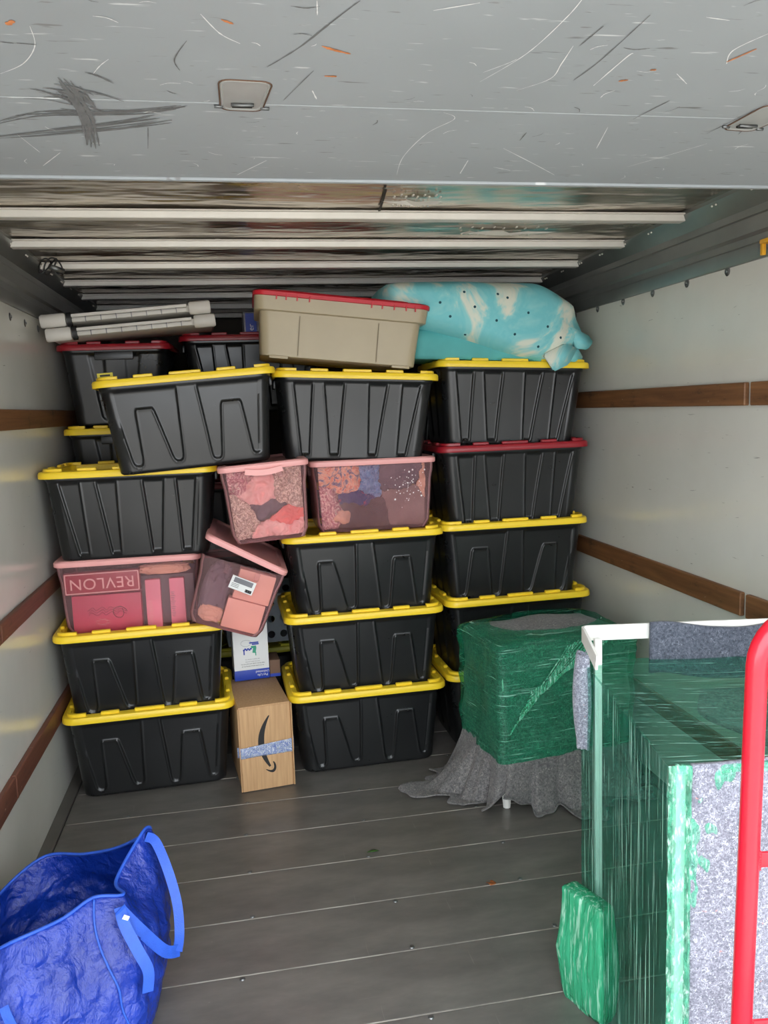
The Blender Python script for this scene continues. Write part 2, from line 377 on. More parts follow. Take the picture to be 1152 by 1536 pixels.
# ------------------------------------------------------------------ the setting
WX, CZ, Y0, Y1 = 2.34, 2.132, .5, 5.4
def struct(name, me, loc=(0, 0, 0)): return tag(link(name, me, None, loc), kind='structure')
bm = bmesh.new(); bm_box(bm, (40, 40, .1), (1, 0, -.85)); ground = struct('ground', bm_mesh('ground', bm, 'concrete'))
ground['label'] = 'pale concrete ground behind the truck'
bm = bmesh.new(); bm_box(bm, (WX+.1, Y1-Y0, .06), (WX/2, (Y0+Y1)/2, -.042)); floor = struct('floor', bm_mesh('floor', bm, 'dark'))
pl = .2453; y = 2.057-7*pl; j = 0
me = None
while y < Y1-.1:
    if me is None:
        bm = bmesh.new(); bm_box(bm, (WX-.09, pl-.004, .012), (0, 0, -.006), bev=.0015, seg=1); me = bm_mesh('plank', bm, 'floor')
    link('plank', me, floor, (WX/2, y+pl/2, 0)); y += pl
bm = bmesh.new(); y = 2.057-6*pl
while y < 3.4:
    for k in range(5):
        x = .25+k*.45+random.uniform(-.03, .03); bmesh.ops.create_cone(bm, cap_ends=True, segments=10, radius1=.0085, radius2=.006, depth=.003, matrix=Matrix.Translation((x, y+random.choice((-.012, .012)), .0012)))
    y += pl
o = link('floor_bolts', bm_mesh('floor_bolts', bm, 'rivet'), floor); o['kind'] = 'stuff'
# worn bright joint lines are the aluminium edges of the boards
bm = bmesh.new(); y = 2.057-6*pl
bm_box(bm, (WX-.1, .0022, .002)); jm = bm_mesh('joint_strip', bm, m_pattern('worn_joint', [(92, 88, 84), (150, 144, 136), (176, 170, 160)], 5, .5, .5))
while y < Y1-.2: link('joint_strip', jm, floor, (WX/2, y, 0)); y += pl
for nm, x in (('baseboard_left', .022), ('baseboard_right', WX-.022)):
    bm = bmesh.new(); bm_box(bm, (.044, Y1-Y0, .012), (x, (Y0+Y1)/2, .0045), bev=.003); struct(nm, bm_mesh(nm, bm, plain('dark_edge_angle_'+nm, (110, 106, 100), .45, .4)))
wl = {}
for nm, x in (('wall_left', -.02), ('wall_right', WX+.02)):
    bm = bmesh.new(); bm_box(bm, (.04, Y1-Y0, CZ+.15), (x, (Y0+Y1)/2, (CZ+.0)/2)); wl[nm] = struct(nm, bm_mesh(nm, bm, 'wall'))
bm = bmesh.new(); bm_box(bm, (WX+.08, .04, CZ+.15), (WX/2, Y1+.02, CZ/2)); struct('wall_back', bm_mesh('wall_back', bm, plain('dark_back_wall', (58, 48, 40), .7)))  # guessed dark brown puts the shade behind the stacks into the wall colour
bm = bmesh.new(); bmesh.ops.create_cone(bm, cap_ends=True, segments=14, radius1=.015, radius2=.011, depth=.003)
bmesh.ops.create_cone(bm, cap_ends=True, segments=10, radius1=.006, radius2=.004, depth=.006, matrix=Matrix.Translation((0, 0, .002)))
riv = bm_mesh('rivet', bm, 'rivet')
for k in range(19):
    yy = 2.433+.2385*(k-7)
    if Y0+.1 < yy < Y1-.1: link('rivet', riv, wl['wall_right'], (WX-.0015, yy, 1.903), (0, -PI/2, 0))
    yy = 3.11+.207*(k-12)
    if Y0+.1 < yy < Y1-.1: link('rivet', riv, wl['wall_left'], (.0015, yy, 1.873), (0, PI/2, 0))
def slats(wall, x, spans, z, h, mat, t=.018):
    for a, b in spans:
        bm = bmesh.new(); bm_box(bm, (t, b-a-.006, h), (0, 0, 0), bev=.003, seg=1)
        link('wood_slat', bm_mesh('wood_slat', bm, mat), wall, (x, (a+b)/2, z))
tR, tL = ((.5, 2.28), (2.30, 5.35)), ((.5, 2.6), (2.6, 5.35))
slats(wl['wall_right'], WX-.009, tR, 1.512, .072, 'wood'); slats(wl['wall_right'], WX-.009, tR, .842, .078, 'wood')
slats(wl['wall_right'], WX-.009, tR, .32, .075, 'wood')
slats(wl['wall_left'], .009, tL, 1.512, .070, 'wood'); slats(wl['wall_left'], .009, tL, .858, .062, 'wood_red'); slats(wl['wall_left'], .009, tL, .36, .078, 'wood_red')
# steel cove rails at the top of each side wall
prof = [(0, 1.912), (.006, 1.914), (.010, 1.925), (.010, 1.958), (.005, 1.964), (.005, 1.985), (.013, 1.995), (.013, 2.04), (.007, 2.048), (.007, 2.07), (.022, 2.09), (.040, 2.122), (.040, 2.14)]
for nm, sx, x0 in (('trim_1', 1, 0), ('trim_2', -1, WX)):
    rings = [[(x0+sx*a, yy, z) for a, z in prof] for yy in np.linspace(Y0, Y1, 2)]
    v, f = loft(rings, closed=False); struct(nm, mesh(nm, v, f, 'galv', auto=20))
    rail = bpy.data.objects[nm]
    bm = bmesh.new(); yy = Y0+.1
    while yy < Y1:
        for d in (0, .022): bmesh.ops.create_uvsphere(bm, u_segments=6, v_segments=4, radius=.0035, matrix=Matrix.Translation((x0+sx*.037, yy+d, 2.112)))
        yy += .205
    o = link('rail_rivets', bm_mesh('rail_rivets', bm, 'roofpost'), rail); o['kind'] = 'stuff'
# ceiling sheet, gently wavy, and its bows
nx, ny = 50, 150
v = [(WX*i/nx, Y0+(Y1-Y0)*k/ny, CZ+.004*nz((i*.09, k*.12, 0), 1.0)+.0012*math.sin(k*.9)) for k in range(ny+1) for i in range(nx+1)]
f = [(k*(nx+1)+i, k*(nx+1)+i+1, (k+1)*(nx+1)+i+1, (k+1)*(nx+1)+i) for k in range(ny) for i in range(nx)]
nv = len(v); v += [(0, Y0, CZ+.04), (WX, Y0, CZ+.04), (WX, Y1, CZ+.04), (0, Y1, CZ+.04)]; f.append((nv, nv+1, nv+2, nv+3))
ceiling = struct('ceiling', mesh('ceiling', v, f, 'ceil', smooth=True))
hat = [(-.036, 2.124), (-.026, 2.123), (-.021, 2.106), (-.018, 2.104), (.018, 2.104), (.021, 2.106), (.026, 2.123), (.036, 2.124), (.036, 2.128), (-.036, 2.128)]
v, f = loft([[(x, a, z) for a, z in hat] for x in (.03, WX-.03)], True, True); bow = mesh('roof_bow', v, f, 'roofpost', auto=25)
yy = 2.655-.44*4
for k in range(12):
    if yy > .7 and yy < 5.3: link('roof_bow', bow, ceiling, (0, yy, 0))
    yy += .44
# torn roof patches with their staples, and a joint in the sheet
for (tx, ty, tw) in ((1.735, 2.90, .16), (1.33, 2.49, .07)):
    pts = []
    for a in range(16):
        r = (1+.5*random.uniform(-1, 1)); pts.append((tw*r*math.cos(a*PI/8), .022*r*math.sin(a*PI/8), random.uniform(-.012, 0)))
    vv = [(0, 0, -.016)]+pts; ff = [(0, i+1, (i+1) % 16+1) for i in range(16)]
    link('torn_patch', mesh('torn_patch', vv, ff, 'roofpost', auto=20), ceiling, (tx, ty, CZ-.006))
    bm = bmesh.new()
    for k in range(9): bm_box(bm, (.005, .018, .003), ((k-4)*tw*.25, (.07 if k % 2 else .05)*(-1), -.004)); bm_box(bm, (.005, .016, .003), ((k-4)*tw*.2, .05, -.004))
    o = link('staples', bm_mesh('staples', bm, 'roofpost'), ceiling, (tx, ty, CZ-.004)); o['kind'] = 'stuff'
strip('sheet_joint', [(1.22, 2.36, 2.124), (1.235, 2.5, 2.124), (1.245, 2.61, 2.124)], .007, .002, 'dark', ceiling)
# roll-up door parked under the roof
door = empty('door_1', (0, 0, 0)); door['kind'] = 'structure'
for k, (a, b) in enumerate(((1.3904, 1.812), (.9644, 1.3896), (.54, .9636))):
    bm = bmesh.new(); bm_box(bm, (WX-.05, b-a, .028), (WX/2, (a+b)/2, 2.014), bev=.0015, seg=1); link('door_section', bm_mesh('door_section', bm, 'door'), door)
bm = bmesh.new(); bm_box(bm, (WX-.05, .012, .034), (WX/2, 1.82, 2.012), bev=.003); link('door_edge_strip', bm_mesh('door_edge_strip', bm, 'door'), door)
def latch(x, y, rz, sc_=1):
    pts = rrect(.036, .060, .016, 4)
    pts = [(a*(1-.10*b/.06), b) for a, b in pts]
    g = link('hinge_plate', mesh('hinge_plate', *loft([[(a, b, 0) for a, b in pts], [(a*.97, b*.98, -.0015) for a, b in pts], [(a*.90, b*.94, -.0015) for a, b in pts], [(a*.86, b*.92, -.0003) for a, b in pts]], False, True), plain('hinge_grey', (172, 174, 172), .35, .2), auto=30), door, (x, y, 1.9995), (0, 0, rz))
    link('rust_line', sweep('rust_line', [(a*1.03, b*1.02, -.0005) for a, b in pts], circ(.0013, 5), plain('hinge_rust', (96, 72, 56), .8), closed=True), door, (x, y, 1.9995), (0, 0, rz))
    link('latch_slot', sweep('latch_slot', [(-.016, .040, -.001), (.016, .038, -.001)], circ(.0035, 6), 'dark', (0, 0, 1)), g)
    link('latch_bar', sweep('latch_bar', [(-.018, .031, -.003), (.0, .029, -.004), (.018, .029, -.003)], circ(.0028, 8), 'rivet', (0, 0, 1)), g)
    for s_ in (-1, 1): link('hinge_pin', sweep('hinge_pin', [(s_*.030, .044, -.002), (s_*.044, .044, -.002)], circ(.0028, 8), 'rivet', (0, 0, 1)), g)
latch(.804, 1.355, .05); latch(1.72, 1.385, .1)
SCR = {'white_mark': [[(1.13, 1.768), (1.119, 1.645), (1.134, 1.507), (1.165, 1.429), (1.138, 1.4)], [(0.749, 1.094), (0.772, 1.145), (0.798, 1.172)], [(1.162, 1.268), (1.199, 1.165), (1.213, 1.055), (1.213, 0.995)], [(1.156, 1.234), (1.182, 1.2), (1.191, 1.184)], [(1.231, 1.296), (1.267, 1.248), (1.263, 1.193), (1.256, 1.134)], [(1.304, 1.579), (1.4, 1.672), (1.478, 1.75)], [(1.514, 1.17), (1.496, 1.126), (1.513, 1.072)], [(0.461, 1.301), (0.501, 1.263), (0.53, 1.204), (0.537, 1.147)], [(0.59, 1.289), (0.604, 1.26), (0.619, 1.237)], [(1.347, 1.267), (1.35, 1.162), (1.354, 1.15)], [(1.457, 1.211), (1.495, 1.247)], [(1.435, 1.041), (1.398, 1.036)], [(0.889, 1.046), (0.893, 1.082)], [(1.614, 1.683), (1.668, 1.589), (1.702, 1.524)], [(1.265, 1.751), (1.256, 1.658)], [(1.036, 1.055), (1.089, 1.03)], [(0.909, 1.324), (0.919, 1.358)], [(0.419, 1.557), (0.435, 1.659)], [(0.422, 1.742), (0.471, 1.657)], [(0.794, 1.786), (0.852, 1.682)], [(1.323, 1.7), (1.367, 1.721)], [(1.491, 1.567), (1.458, 1.448)]],
 'dark_mark': [[(0.405, 1.509), (0.479, 1.463), (0.564, 1.451), (0.649, 1.438), (0.705, 1.416)], [(0.389, 1.57), (0.484, 1.536), (0.576, 1.506), (0.667, 1.467)], [(0.494, 1.372), (0.527, 1.374), (0.553, 1.394), (0.544, 1.337)], [(0.54, 1.313), (0.544, 1.389), (0.546, 1.483), (0.533, 1.603)], [(0.489, 1.196), (0.505, 1.199)], [(0.509, 1.198), (0.533, 1.2)], [(0.836, 1.244), (0.878, 1.175), (0.915, 1.094), (0.941, 1.04)], [(1.667, 1.469), (1.675, 1.397), (1.686, 1.316)], [(1.306, 1.25), (1.316, 1.177), (1.32, 1.038)], [(1.265, 1.133), (1.272, 1.073)], [(1.485, 1.405), (1.505, 1.316)], [(0.867, 1.368), (0.904, 1.249)], [(0.644, 1.508), (0.632, 1.623)], [(1.32, 1.531), (1.317, 1.486)], [(0.713, 1.266), (0.708, 1.229), (0.728, 1.169)]],
 'orange_mark': [[(0.908, 1.168), (0.925, 1.178), (0.95, 1.189)], [(0.774, 1.105), (0.789, 1.116)], [(0.51, 1.146), (0.521, 1.134)], [(0.922, 1.267), (0.94, 1.267)], [(1.379, 1.246), (1.392, 1.24)], [(1.408, 1.201), (1.417, 1.2)], [(1.51, 1.163), (1.527, 1.117)]]}
def marks(name, lines, mat, parent, wmax, z):
    V, F = [], []
    for li, ln in enumerate(lines):
        ps = catmull([(a, b, -.00002*li) for a, b in ln], 8); n = len(ps); o = len(V)
        wm = wmax*random.uniform(.6, 1.2)
        for i, p in enumerate(ps):
            t = (ps[min(n-1, i+1)]-ps[max(0, i-1)]).normalized(); s = Vector((-t.y, t.x, 0))
            hw = wm*(.35+.65*math.sin(PI*(i+.4)/(n+.2)))*random.uniform(.5, 1.2)
            V += [(p+s*hw), (p-s*hw)]
        F += [(o+2*i, o+2*i+1, o+2*i+3, o+2*i+2) for i in range(n-1)]
    me = mesh(name, [(a[0], a[1], z+.0010+a[2]) for a in V], F, mat); o = link(name, me, parent); o['kind'] = 'stuff'; return o
marks('white_scratches', SCR['white_mark'], 'white_mark', door, .0013, 1.9985)
big = []
for ln in SCR['dark_mark'][:4]:
    for q in range(9): ox, oy = random.gauss(0, .010), random.gauss(0, .014); c0 = random.randint(0, 1); big.append([(a+ox+random.gauss(0, .004), b_+oy+random.gauss(0, .004)) for a, b_ in ln[c0:]])
for q in range(16): a = random.uniform(.2, 1.2); x, yy = .535+random.gauss(0, .02), 1.36+random.gauss(0, .03); big.append([(x, yy), (x+.02*math.cos(a), yy+.02*math.sin(a)), (x+.05*math.cos(a+.2), yy+.05*math.sin(a+.2))])
marks('dark_smears', big, 'soft_smear', door, .0022, 1.9982); marks('dark_scratches', SCR['dark_mark'][4:], 'dark_mark', door, .0012, 1.9982)
marks('orange_scrapes', SCR['orange_mark'], 'orange_mark', door, .0042, 1.998)
rnd = []
for k in range(70):
    x, yy, a, l = random.uniform(.2, 1.9), random.uniform(1.0, 1.8), random.uniform(0, 2*PI), random.uniform(.006, .04)
    rnd.append([(x, yy), (x+l*.5*math.cos(a), yy+l*.5*math.sin(a)), (x+l*math.cos(a+.3), yy+l*math.sin(a+.3))])
marks('small_white_scratches', rnd[:45], 'white_mark', door, .0009, 1.9984); marks('small_dark_scratches', rnd[45:], 'dark_mark', door, .0009, 1.9984)

# ------------------------------------------------------------------ totes
def poly_sd(px, pz, poly):
    P = np.array(poly); d = np.full(px.shape, 1e9); inside = np.zeros(px.shape, bool); n = len(P)
    for i in range(n):
        a, b = P[i], P[(i+1) % n]; e = b-a; wx, wz = px-a[0], pz-a[1]
        t = np.clip((wx*e[0]+wz*e[1])/(e@e), 0, 1); d = np.minimum(d, np.hypot(wx-e[0]*t, wz-e[1]*t))
        c = ((a[1] > pz) != (b[1] > pz)); inside ^= c & (px < (b[0]-a[0])*(pz-a[1])/((b[1]-a[1]) if abs(b[1]-a[1]) > 1e-9 else 1e-9)+a[0])
    return np.where(inside, -d, d)
PATT = {
 'long_legs': [[(-.93, 1.2), (-.80, .15), (-.785, .105), (-.75, .085), (-.71, .085), (-.68, .105), (-.665, .15), (-.645, .69), (-.63, .72), (-.44, .72), (-.42, .69), (-.285, .17), (-.265, .125), (-.235, .105), (-.19, .105), (-.16, .125), (-.148, .17), (-.12, 1.2)],
               [(.08, 1.2), (.225, .15), (.24, .105), (.27, .085), (.315, .085), (.342, .105), (.352, .15), (.385, .69), (.40, .72), (.62, .72), (.64, .69), (.755, .17), (.772, .125), (.80, .105), (.835, .105), (.86, .125), (.872, .17), (.90, 1.2)]],
 'wedges': [[(-.84, .96), (-.72, .08), (-.60, .08), (-.60, .96)], [(-.40, .96), (-.29, .08), (-.18, .08), (-.16, .96)], [(.16, .96), (.25, .08), (.37, .08), (.42, .96)], [(.57, .96), (.66, .08), (.77, .08), (.81, .96)]]}
PATT['mirror_legs'] = [[(-s, t) for s, t in p] for p in PATT['long_legs']]
PATT['mirror_wedges'] = [[(-s, t) for s, t in p] for p in PATT['wedges']]
END = [[(-.55, 1.2), (-.38, .12), (-.30, .08), (-.22, .12), (-.20, 1.2)], [(.20, 1.2), (.22, .12), (.30, .08), (.38, .12), (.55, 1.2)]]
BH = .332
def tote_body(kind, seed):
    nf, ns, nb, nc = 190, 60, 30, 8; nzs = 62; rings = []
    for k in range(nzs+1):
        t = k/nzs; z = BH*t; hx = .280+.031*t; hy = .186+.029*t
        r = .045
        if t < .03: q = (1-t/.03); hx -= .008*q*q; hy -= .008*q*q
        p = np.array(rrect(hx, hy, r, nc, nf, ns, nb)); n = len(p)
        off = np.zeros(n)
        if .03 < t < .93:
            fr = np.arange(n) < nf+1; sx = p[fr, 0]/hx
            for poly in PATT[kind]:
                pm = [(a*.295, b*BH) for a, b in poly]; sd_ = poly_sd(sx*.295, np.full(sx.shape, z), pm)
                rec = -.0055*np.clip((.002-sd_)/.005, 0, 1)**1 ; bead = .0018*np.exp(-((sd_-.005)/.003)**2)
                off[fr] += rec+bead
            for s0 in (nf+nc, nf+2*nc+ns+nb+nc):
                idx = np.arange(s0, min(n, s0+ns+1)); sy = p[idx, 1]/hy
                for poly in END:
                    pm = [(a*.2, b*BH) for a, b in poly]; sd_ = poly_sd(sy*.2, np.full(sy.shape, z), pm)
                    off[idx] += -.005*np.clip((.002-sd_)/.006, 0, 1)
        fade = min(1, (.93-t)/.02) if t > .5 else 1
        off *= max(0, fade)
        if t > .94: off += .005
        nx_ = np.zeros((n, 2)); d = np.roll(p, -1, 0)-np.roll(p, 1, 0); nx_[:, 0] = d[:, 1]; nx_[:, 1] = -d[:, 0]
        nx_ /= np.linalg.norm(nx_, axis=1)[:, None]+1e-9
        q = p+nx_*off[:, None]
        # slight bow of the flexible wall
        bow_ = .004*math.sin(PI*t)*np.cos(p[:, 0]/hx*1.4+seed)
        q[:nf, 1] -= bow_[:nf]
        rings.append([(a, b, z) for a, b in q])
    v, f = loft(rings, True, False)
    me = mesh('body', v, f, 'black', smooth=True, auto=50)
    return me
bm = bmesh.new(); bm_box(bm, (.012, .16, .035), bev=.004); HND = bm_mesh('handle_lip', bm, 'black')
def tote_lid(mat, nm='lid'):
    hx, hy = .335, .24; R = []
    for d, z, r in ((.012, -.002, .05), (.001, -.002, .055), (0, .001, .056), (.0005, .016, .056), (.004, .0225, .054), (.010, .0245, .05), (.040, .0245, .038), (.043, .022, .036), (.046, .002, .035), (.052, -.003, .03), (.11, -.003, .02)):
        R.append([(a, b, z) for a, b in rrect(hx-d, hy-d, r, 7, 6, 6, 6)])
    v, f = loft(R, False, True)
    return mesh(nm, v, f, mat, auto=35)
def tab_mesh(l, mat):
    bm = bmesh.new(); bm_box(bm, (l, .017, .013), bev=.003, seg=1); return bm_mesh('lid_tab', bm, mat)
def corner_mesh(mat):
    path = [(-.035, .034, 0)]+[(.034*math.sin(a), .034*math.cos(a), 0) for a in np.linspace(0, PI/2, 6)]+[(.034, -.02, 0)]
    return sweep('corner_tab', path, [(-.008, -.006), (.008, -.006), (.008, .0045), (.006, .0065), (-.006, .0065), (-.008, .0045)], mat, auto=30)
def rib_mesh(mat):
    bm = bmesh.new()
    for k in range(-3, 4): bm_box(bm, (.006, .30, .006), (k*.075, 0, -.001), (0, 0, .5 if k % 2 else -.5), 0)
    return bm_mesh('lid_ribs', bm, mat)
BODY = {k: tote_body(k, i) for i, k in enumerate(PATT)}
LID = {c: dict(lid=tote_lid(c), a=tab_mesh(.07, c), b=tab_mesh(.115, c), c=tab_mesh(.06, c), k=corner_mesh(c), r=rib_mesh(c)) for c in ('yellow', 'redlid', 'dullyellow')}
def tote(kind, lid, loc, rot, label, group=None, sz=1, hidden=False):
    t = empty('storage_tote', loc, rot, label, 'storage tote', group)
    link('body', BODY[kind], t); m_ = LID[lid]
    L = link('lid', m_['lid'], t, (0, 0, BH-.004))
    if not hidden:
        for s in (-1, 1): link('handle_lip', HND, t, (s*.321, 0, BH-.03))
        zt, hx, hy = .029, .335, .24
        for s in (-1, 1):
            for x, q in ((-.15, 'a'), (0, 'b'), (.15, 'a')): link('lid_tab', m_[q], L, (x, s*(hy-.026), zt))
            for yy in (-.08, .08): link('lid_tab', m_['c'], L, (s*(hx-.026), yy, zt), (0, 0, PI/2))
        for s, s2, a in ((1, 1, 0), (-1, 1, PI/2), (-1, -1, PI), (1, -1, -PI/2)): link('corner_tab', m_['k'], L, (s*(hx-.060), s2*(hy-.060), zt), (0, 0, a))
        o = link('lid_ribs', m_['r'], L); o['kind'] = 'stuff'
    t.scale.z = sz; return t
# left front stack
LX = .352
LX = .352
tote('long_legs', 'yellow', (LX, 3.435, 0.002), (0, 0, rd(2.3)), 'black tote with yellow lid on the floor at left, bottom of the left stack', 'black totes with yellow lids')
tote('long_legs', 'yellow', (.345, 3.43, .330), (0, 0, rd(2.0)), 'glossy black tote with yellow lid directly under the clear tub of pink boxes', 'black totes with yellow lids')
tote('wedges', 'yellow', (.350, 3.435, .960), (0, 0, rd(-1)), 'black wedge-ribbed tote with yellow lid on top of the tub of pink boxes', 'black totes with yellow lids')
tote('long_legs', 'yellow', (.600, 3.33, 1.308), (0, rd(-3.6), rd(2.5)), 'tilted shiny black tote with yellow lid, topmost of the front totes at left', 'black totes with yellow lids')
# middle stack
MX = 1.238
tote('long_legs', 'yellow', (MX, 3.43, 0.002), (0, 0, rd(1.3)), 'black tote with yellow lid on the floor right of the cardboard box', 'black totes with yellow lids')
tote('long_legs', 'yellow', (MX, 3.43, .330), (0, 0, rd(1.3)), 'scuffed black tote with yellow lid, second from the floor in the middle stack', 'black totes with yellow lids')
tote('long_legs', 'yellow', (MX+.008, 3.43, .658), (0, 0, rd(1)), 'black tote with yellow lid holding the clear tub with navy cloth', 'black totes with yellow lids')
tote('mirror_wedges', 'yellow', (1.232, 3.43, 1.300), (0, rd(2.8), rd(-1)), 'black tote with wedge ribs and yellow lid under the tan tub', 'black totes with yellow lids')
# right stack
RX = 1.925
tote('mirror_legs', 'yellow', (RX, 3.50, 0.002), (0, 0, rd(1)), 'black tote mostly hidden behind the green wrapped dresser, bottom of the right stack', 'black totes with yellow lids')
tote('mirror_legs', 'yellow', (RX, 3.50, .330), (0, 0, rd(2)), 'black tote with yellow lid just above the green wrapped dresser', 'black totes with yellow lids')
tote('mirror_legs', 'yellow', (RX-.01, 3.50, .658), (0, 0, rd(0)), 'black tote with yellow lid between the red lidded tote and the dresser', 'black totes with yellow lids')
tote('mirror_wedges', 'redlid', (RX-.005, 3.50, .988), (0, 0, rd(-.5)), 'black tote with dark red lid in the middle of the right stack')
tote('mirror_wedges', 'yellow', (RX-.01, 3.50, 1.330), (0, rd(2.2), rd(-1.5)), 'black tote with yellow lid under the blue foam, top of the right stack', 'black totes with yellow lids')
# back row
tote('wedges', 'redlid', (.262, 4.02, 1.478), (rd(0), rd(-1.5), rd(90)), 'black tote with dark red lid beside the left wall under the grey panels', 'totes with dark red lids in the back row', 1.0)
tote('wedges', 'yellow', (.262, 4.02, 1.101), (0, 0, rd(90)), 'barely visible black tote with yellow lid under the back red lidded tote at left', None, 1.03)
tote('wedges', 'redlid', (.86, 4.06, 1.512), (0, 0, 0), 'shadowed black tote with dark red lid left of the tan tub', 'totes with dark red lids in the back row', 1.0)
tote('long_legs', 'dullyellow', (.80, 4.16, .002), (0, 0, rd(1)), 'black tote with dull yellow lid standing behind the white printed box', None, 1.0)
for x, yy, rz, zs, s in ((.262, 4.02, 90, (.002, .367, .733), 1.13), (1.42, 4.06, 0, (.002, .379, .756, 1.133), 1.16)):
    for z in zs: tote('wedges', 'yellow', (x, yy, z), (0, 0, rd(rz)), 'black tote buried out of sight behind the front stacks', 'totes buried behind the front stacks', s, True)
tote('wedges', 'redlid', (.62, 4.62, .375), (0, 0, 0), 'dim black tote deep in the gap behind the leaning tub', None, 1.13)
tote('wedges', 'redlid', (.62, 4.62, .765), (0, 0, 0), 'dark tote with red lid glimpsed above the leaning clear tub', None, 1.06)
tote('wedges', 'yellow', (.62, 4.62, .002), (0, 0, 0), 'black tote buried out of sight behind the front stacks', 'totes buried behind the front stacks', 1.0, True)

# ------------------------------------------------------------------ clear pink tubs
def tub(name, L, D, H, loc, rot, label, lid_rot=(0, 0, 0), lid_off=(0, 0, 0), end_latch=False, opened=False):
    t = empty(name, loc, rot, label, 'storage tub')
    out, inn = [], []
    for k in range(9):
        u = k/8; hx = L/2-.028+.016*u; hy = D/2-.028+.016*u
        if u > .85: hx += .004; hy += .004
        e = .012 if k == 0 else 0
        out.append([(a, b, H*u) for a, b in rrect(hx-e, hy-e, .03, 5, 4, 4, 4)])
        inn.append([(a, b, max(.0025, H*u)) for a, b in rrect(hx-e-.0022, hy-e-.0022, .028, 5, 4, 4, 4)])
    v, f = loft(out+inn[::-1], True, True); link('body', mesh('body', v, f, 'clearpink', auto=50), t)
    R = []
    for d, z in ((.010, -.012), (.002, -.012), (0, -.008), (0, .006), (.006, .012), (.03, .012), (.036, .006), (.07, .004)):
        R.append([(a, b, z) for a, b in rrect(L/2-d, D/2-d, .035, 6, 5, 5, 5)])
    v, f = loft(R, False, True); top = [(a, b, -.004) for a, b in rrect(L/2-.012, D/2-.012, .03, 6, 5, 5, 5)]
    lm = mesh('lid', v, f, 'pinklid', auto=40)
    lid = link('lid', lm, t, (lid_off[0], lid_off[1], H+.006+lid_off[2]), lid_rot)
    if end_latch:
        for s in (-1, 1):
            pts = [(s*(L/2+.004), a, -.012-.010*math.cos(a/.075*PI/2)) for a in np.linspace(-.07, .07, 9)]
            link('latch', sweep('latch', pts, [(-.006, -.012), (.006, -.012), (.008, .010), (-.008, .010)], 'pinklid', auto=40), lid)
    bm = bmesh.new()      # moulded latch brackets on the body ends
    for s in (-1, 1):
        for yy in (-.06, .06): bm_box(bm, (.008, .018, .03), (s*(L/2-.008), yy, H-.03), bev=.002)
    o = link('latch_brackets', bm_mesh('latch_brackets', bm, 'clearpink'), t); o['kind'] = 'stuff'
    return t
def inside(o, root):    # a thing resting in a tub: own top-level object, placed through the tub's frame
    o.matrix_world = Matrix.LocRotScale(root.location, root.rotation_euler, None) @ o.matrix_basis; return o
def cloth_lump(name, mat, size, loc, seed, label, cat='clothing', rot=(0, 0, 0), group=None):
    bm = bmesh.new(); bmesh.ops.create_icosphere(bm, subdivisions=5, radius=1)
    for v in bm.verts:
        n = v.co.normalized()
        q = Vector((abs(n.x)**.6*math.copysign(1, n.x), abs(n.y)**.6*math.copysign(1, n.y), abs(n.z)**.6*math.copysign(1, n.z)))
        r = 1-.25*abs(noise.noise(n*2.2+Vector((seed, 0, 0))))*1.6-.16*abs(noise.noise(n*5+Vector((0, seed, 0))))*1.6+.05*noise.noise(n*11)
        v.co = Vector((q.x*size[0]*r, q.y*size[1]*r, q.z*size[2]*r))
    o = link(name, bm_mesh(name, bm, mat, 180), None, loc, rot); return tag(o, label, cat, group)

# tub of pink boxes in the left stack
A = tub('storage_tub', .56, .40, .283, (.315, 3.44, .662), (0, 0, rd(0)), 'clear rose tub with pink lid holding pink boxes, in the left stack')
def carton(name, size, loc, rot, mat, root, label, bev=.002, cat='box', group=None):
    o = box(name, size, loc, mat, None, rot, bev); tag(o, label, cat, group)
    if root: inside(o, root)
    return o
# front inner face of A is at y = -.172 (bottom) .. -.186 (top)
c = carton('cosmetics_box', (.285, .04, .085), (-.105, -.148, .205), (rd(0), rd(-.5), 0), 'maroon', A, 'flat maroon box with upside-down white lettering inside the clear tub')
text_obj('lettering', 'REVLON', .062, 'palepink', c, (0, -.0206, 0), (PI/2, PI, 0), sx=1.02, spacing=1.05)
link('outline', sweep('outline', [(a, -.0206, b) for a, b in rrect(.138, .038, .002, 2, 1, 1, 1)], [(-.002, -.0006), (.002, -.0006), (.002, .0006), (-.002, .0006)], 'palepink', (0, 1, 0), closed=True, auto=30), c)
c = carton('gift_box', (.262, .05, .148), (-.095, -.134, .080), (0, 0, 0), 'rosecard', A, 'deep rose box with faint dark script below the maroon box')
for k in range(5):
    pts = catmull([(-.075+.018*i+.004*math.sin(i*2.3+k), -.0258, .018-.010*k+(.006 if i % 2 else -.006)) for i in range(9)], 5)
    if k < 3: link('script_line', sweep('script_line', pts, circ(.0009, 4), plain('script_ink', (110, 30, 60), .5)), c)
link('script_curl', sweep('script_curl', catmull([(.045+.03*math.cos(a)*(1-a/14), -.0258, .0+.022*math.sin(a)) for a in np.linspace(0, 7, 14)], 4), circ(.001, 4), 'ink'), c)
link('ornament', sweep('ornament', [(.028*math.cos(a)*(1 if i % 2 else .6)-.02, -.0258, -.035+.014*math.sin(a)*(1 if i % 2 else .6)) for i, a in enumerate(np.linspace(0, 2*PI, 17)[:-1])], circ(.0008, 4), 'palepink', closed=True), c)
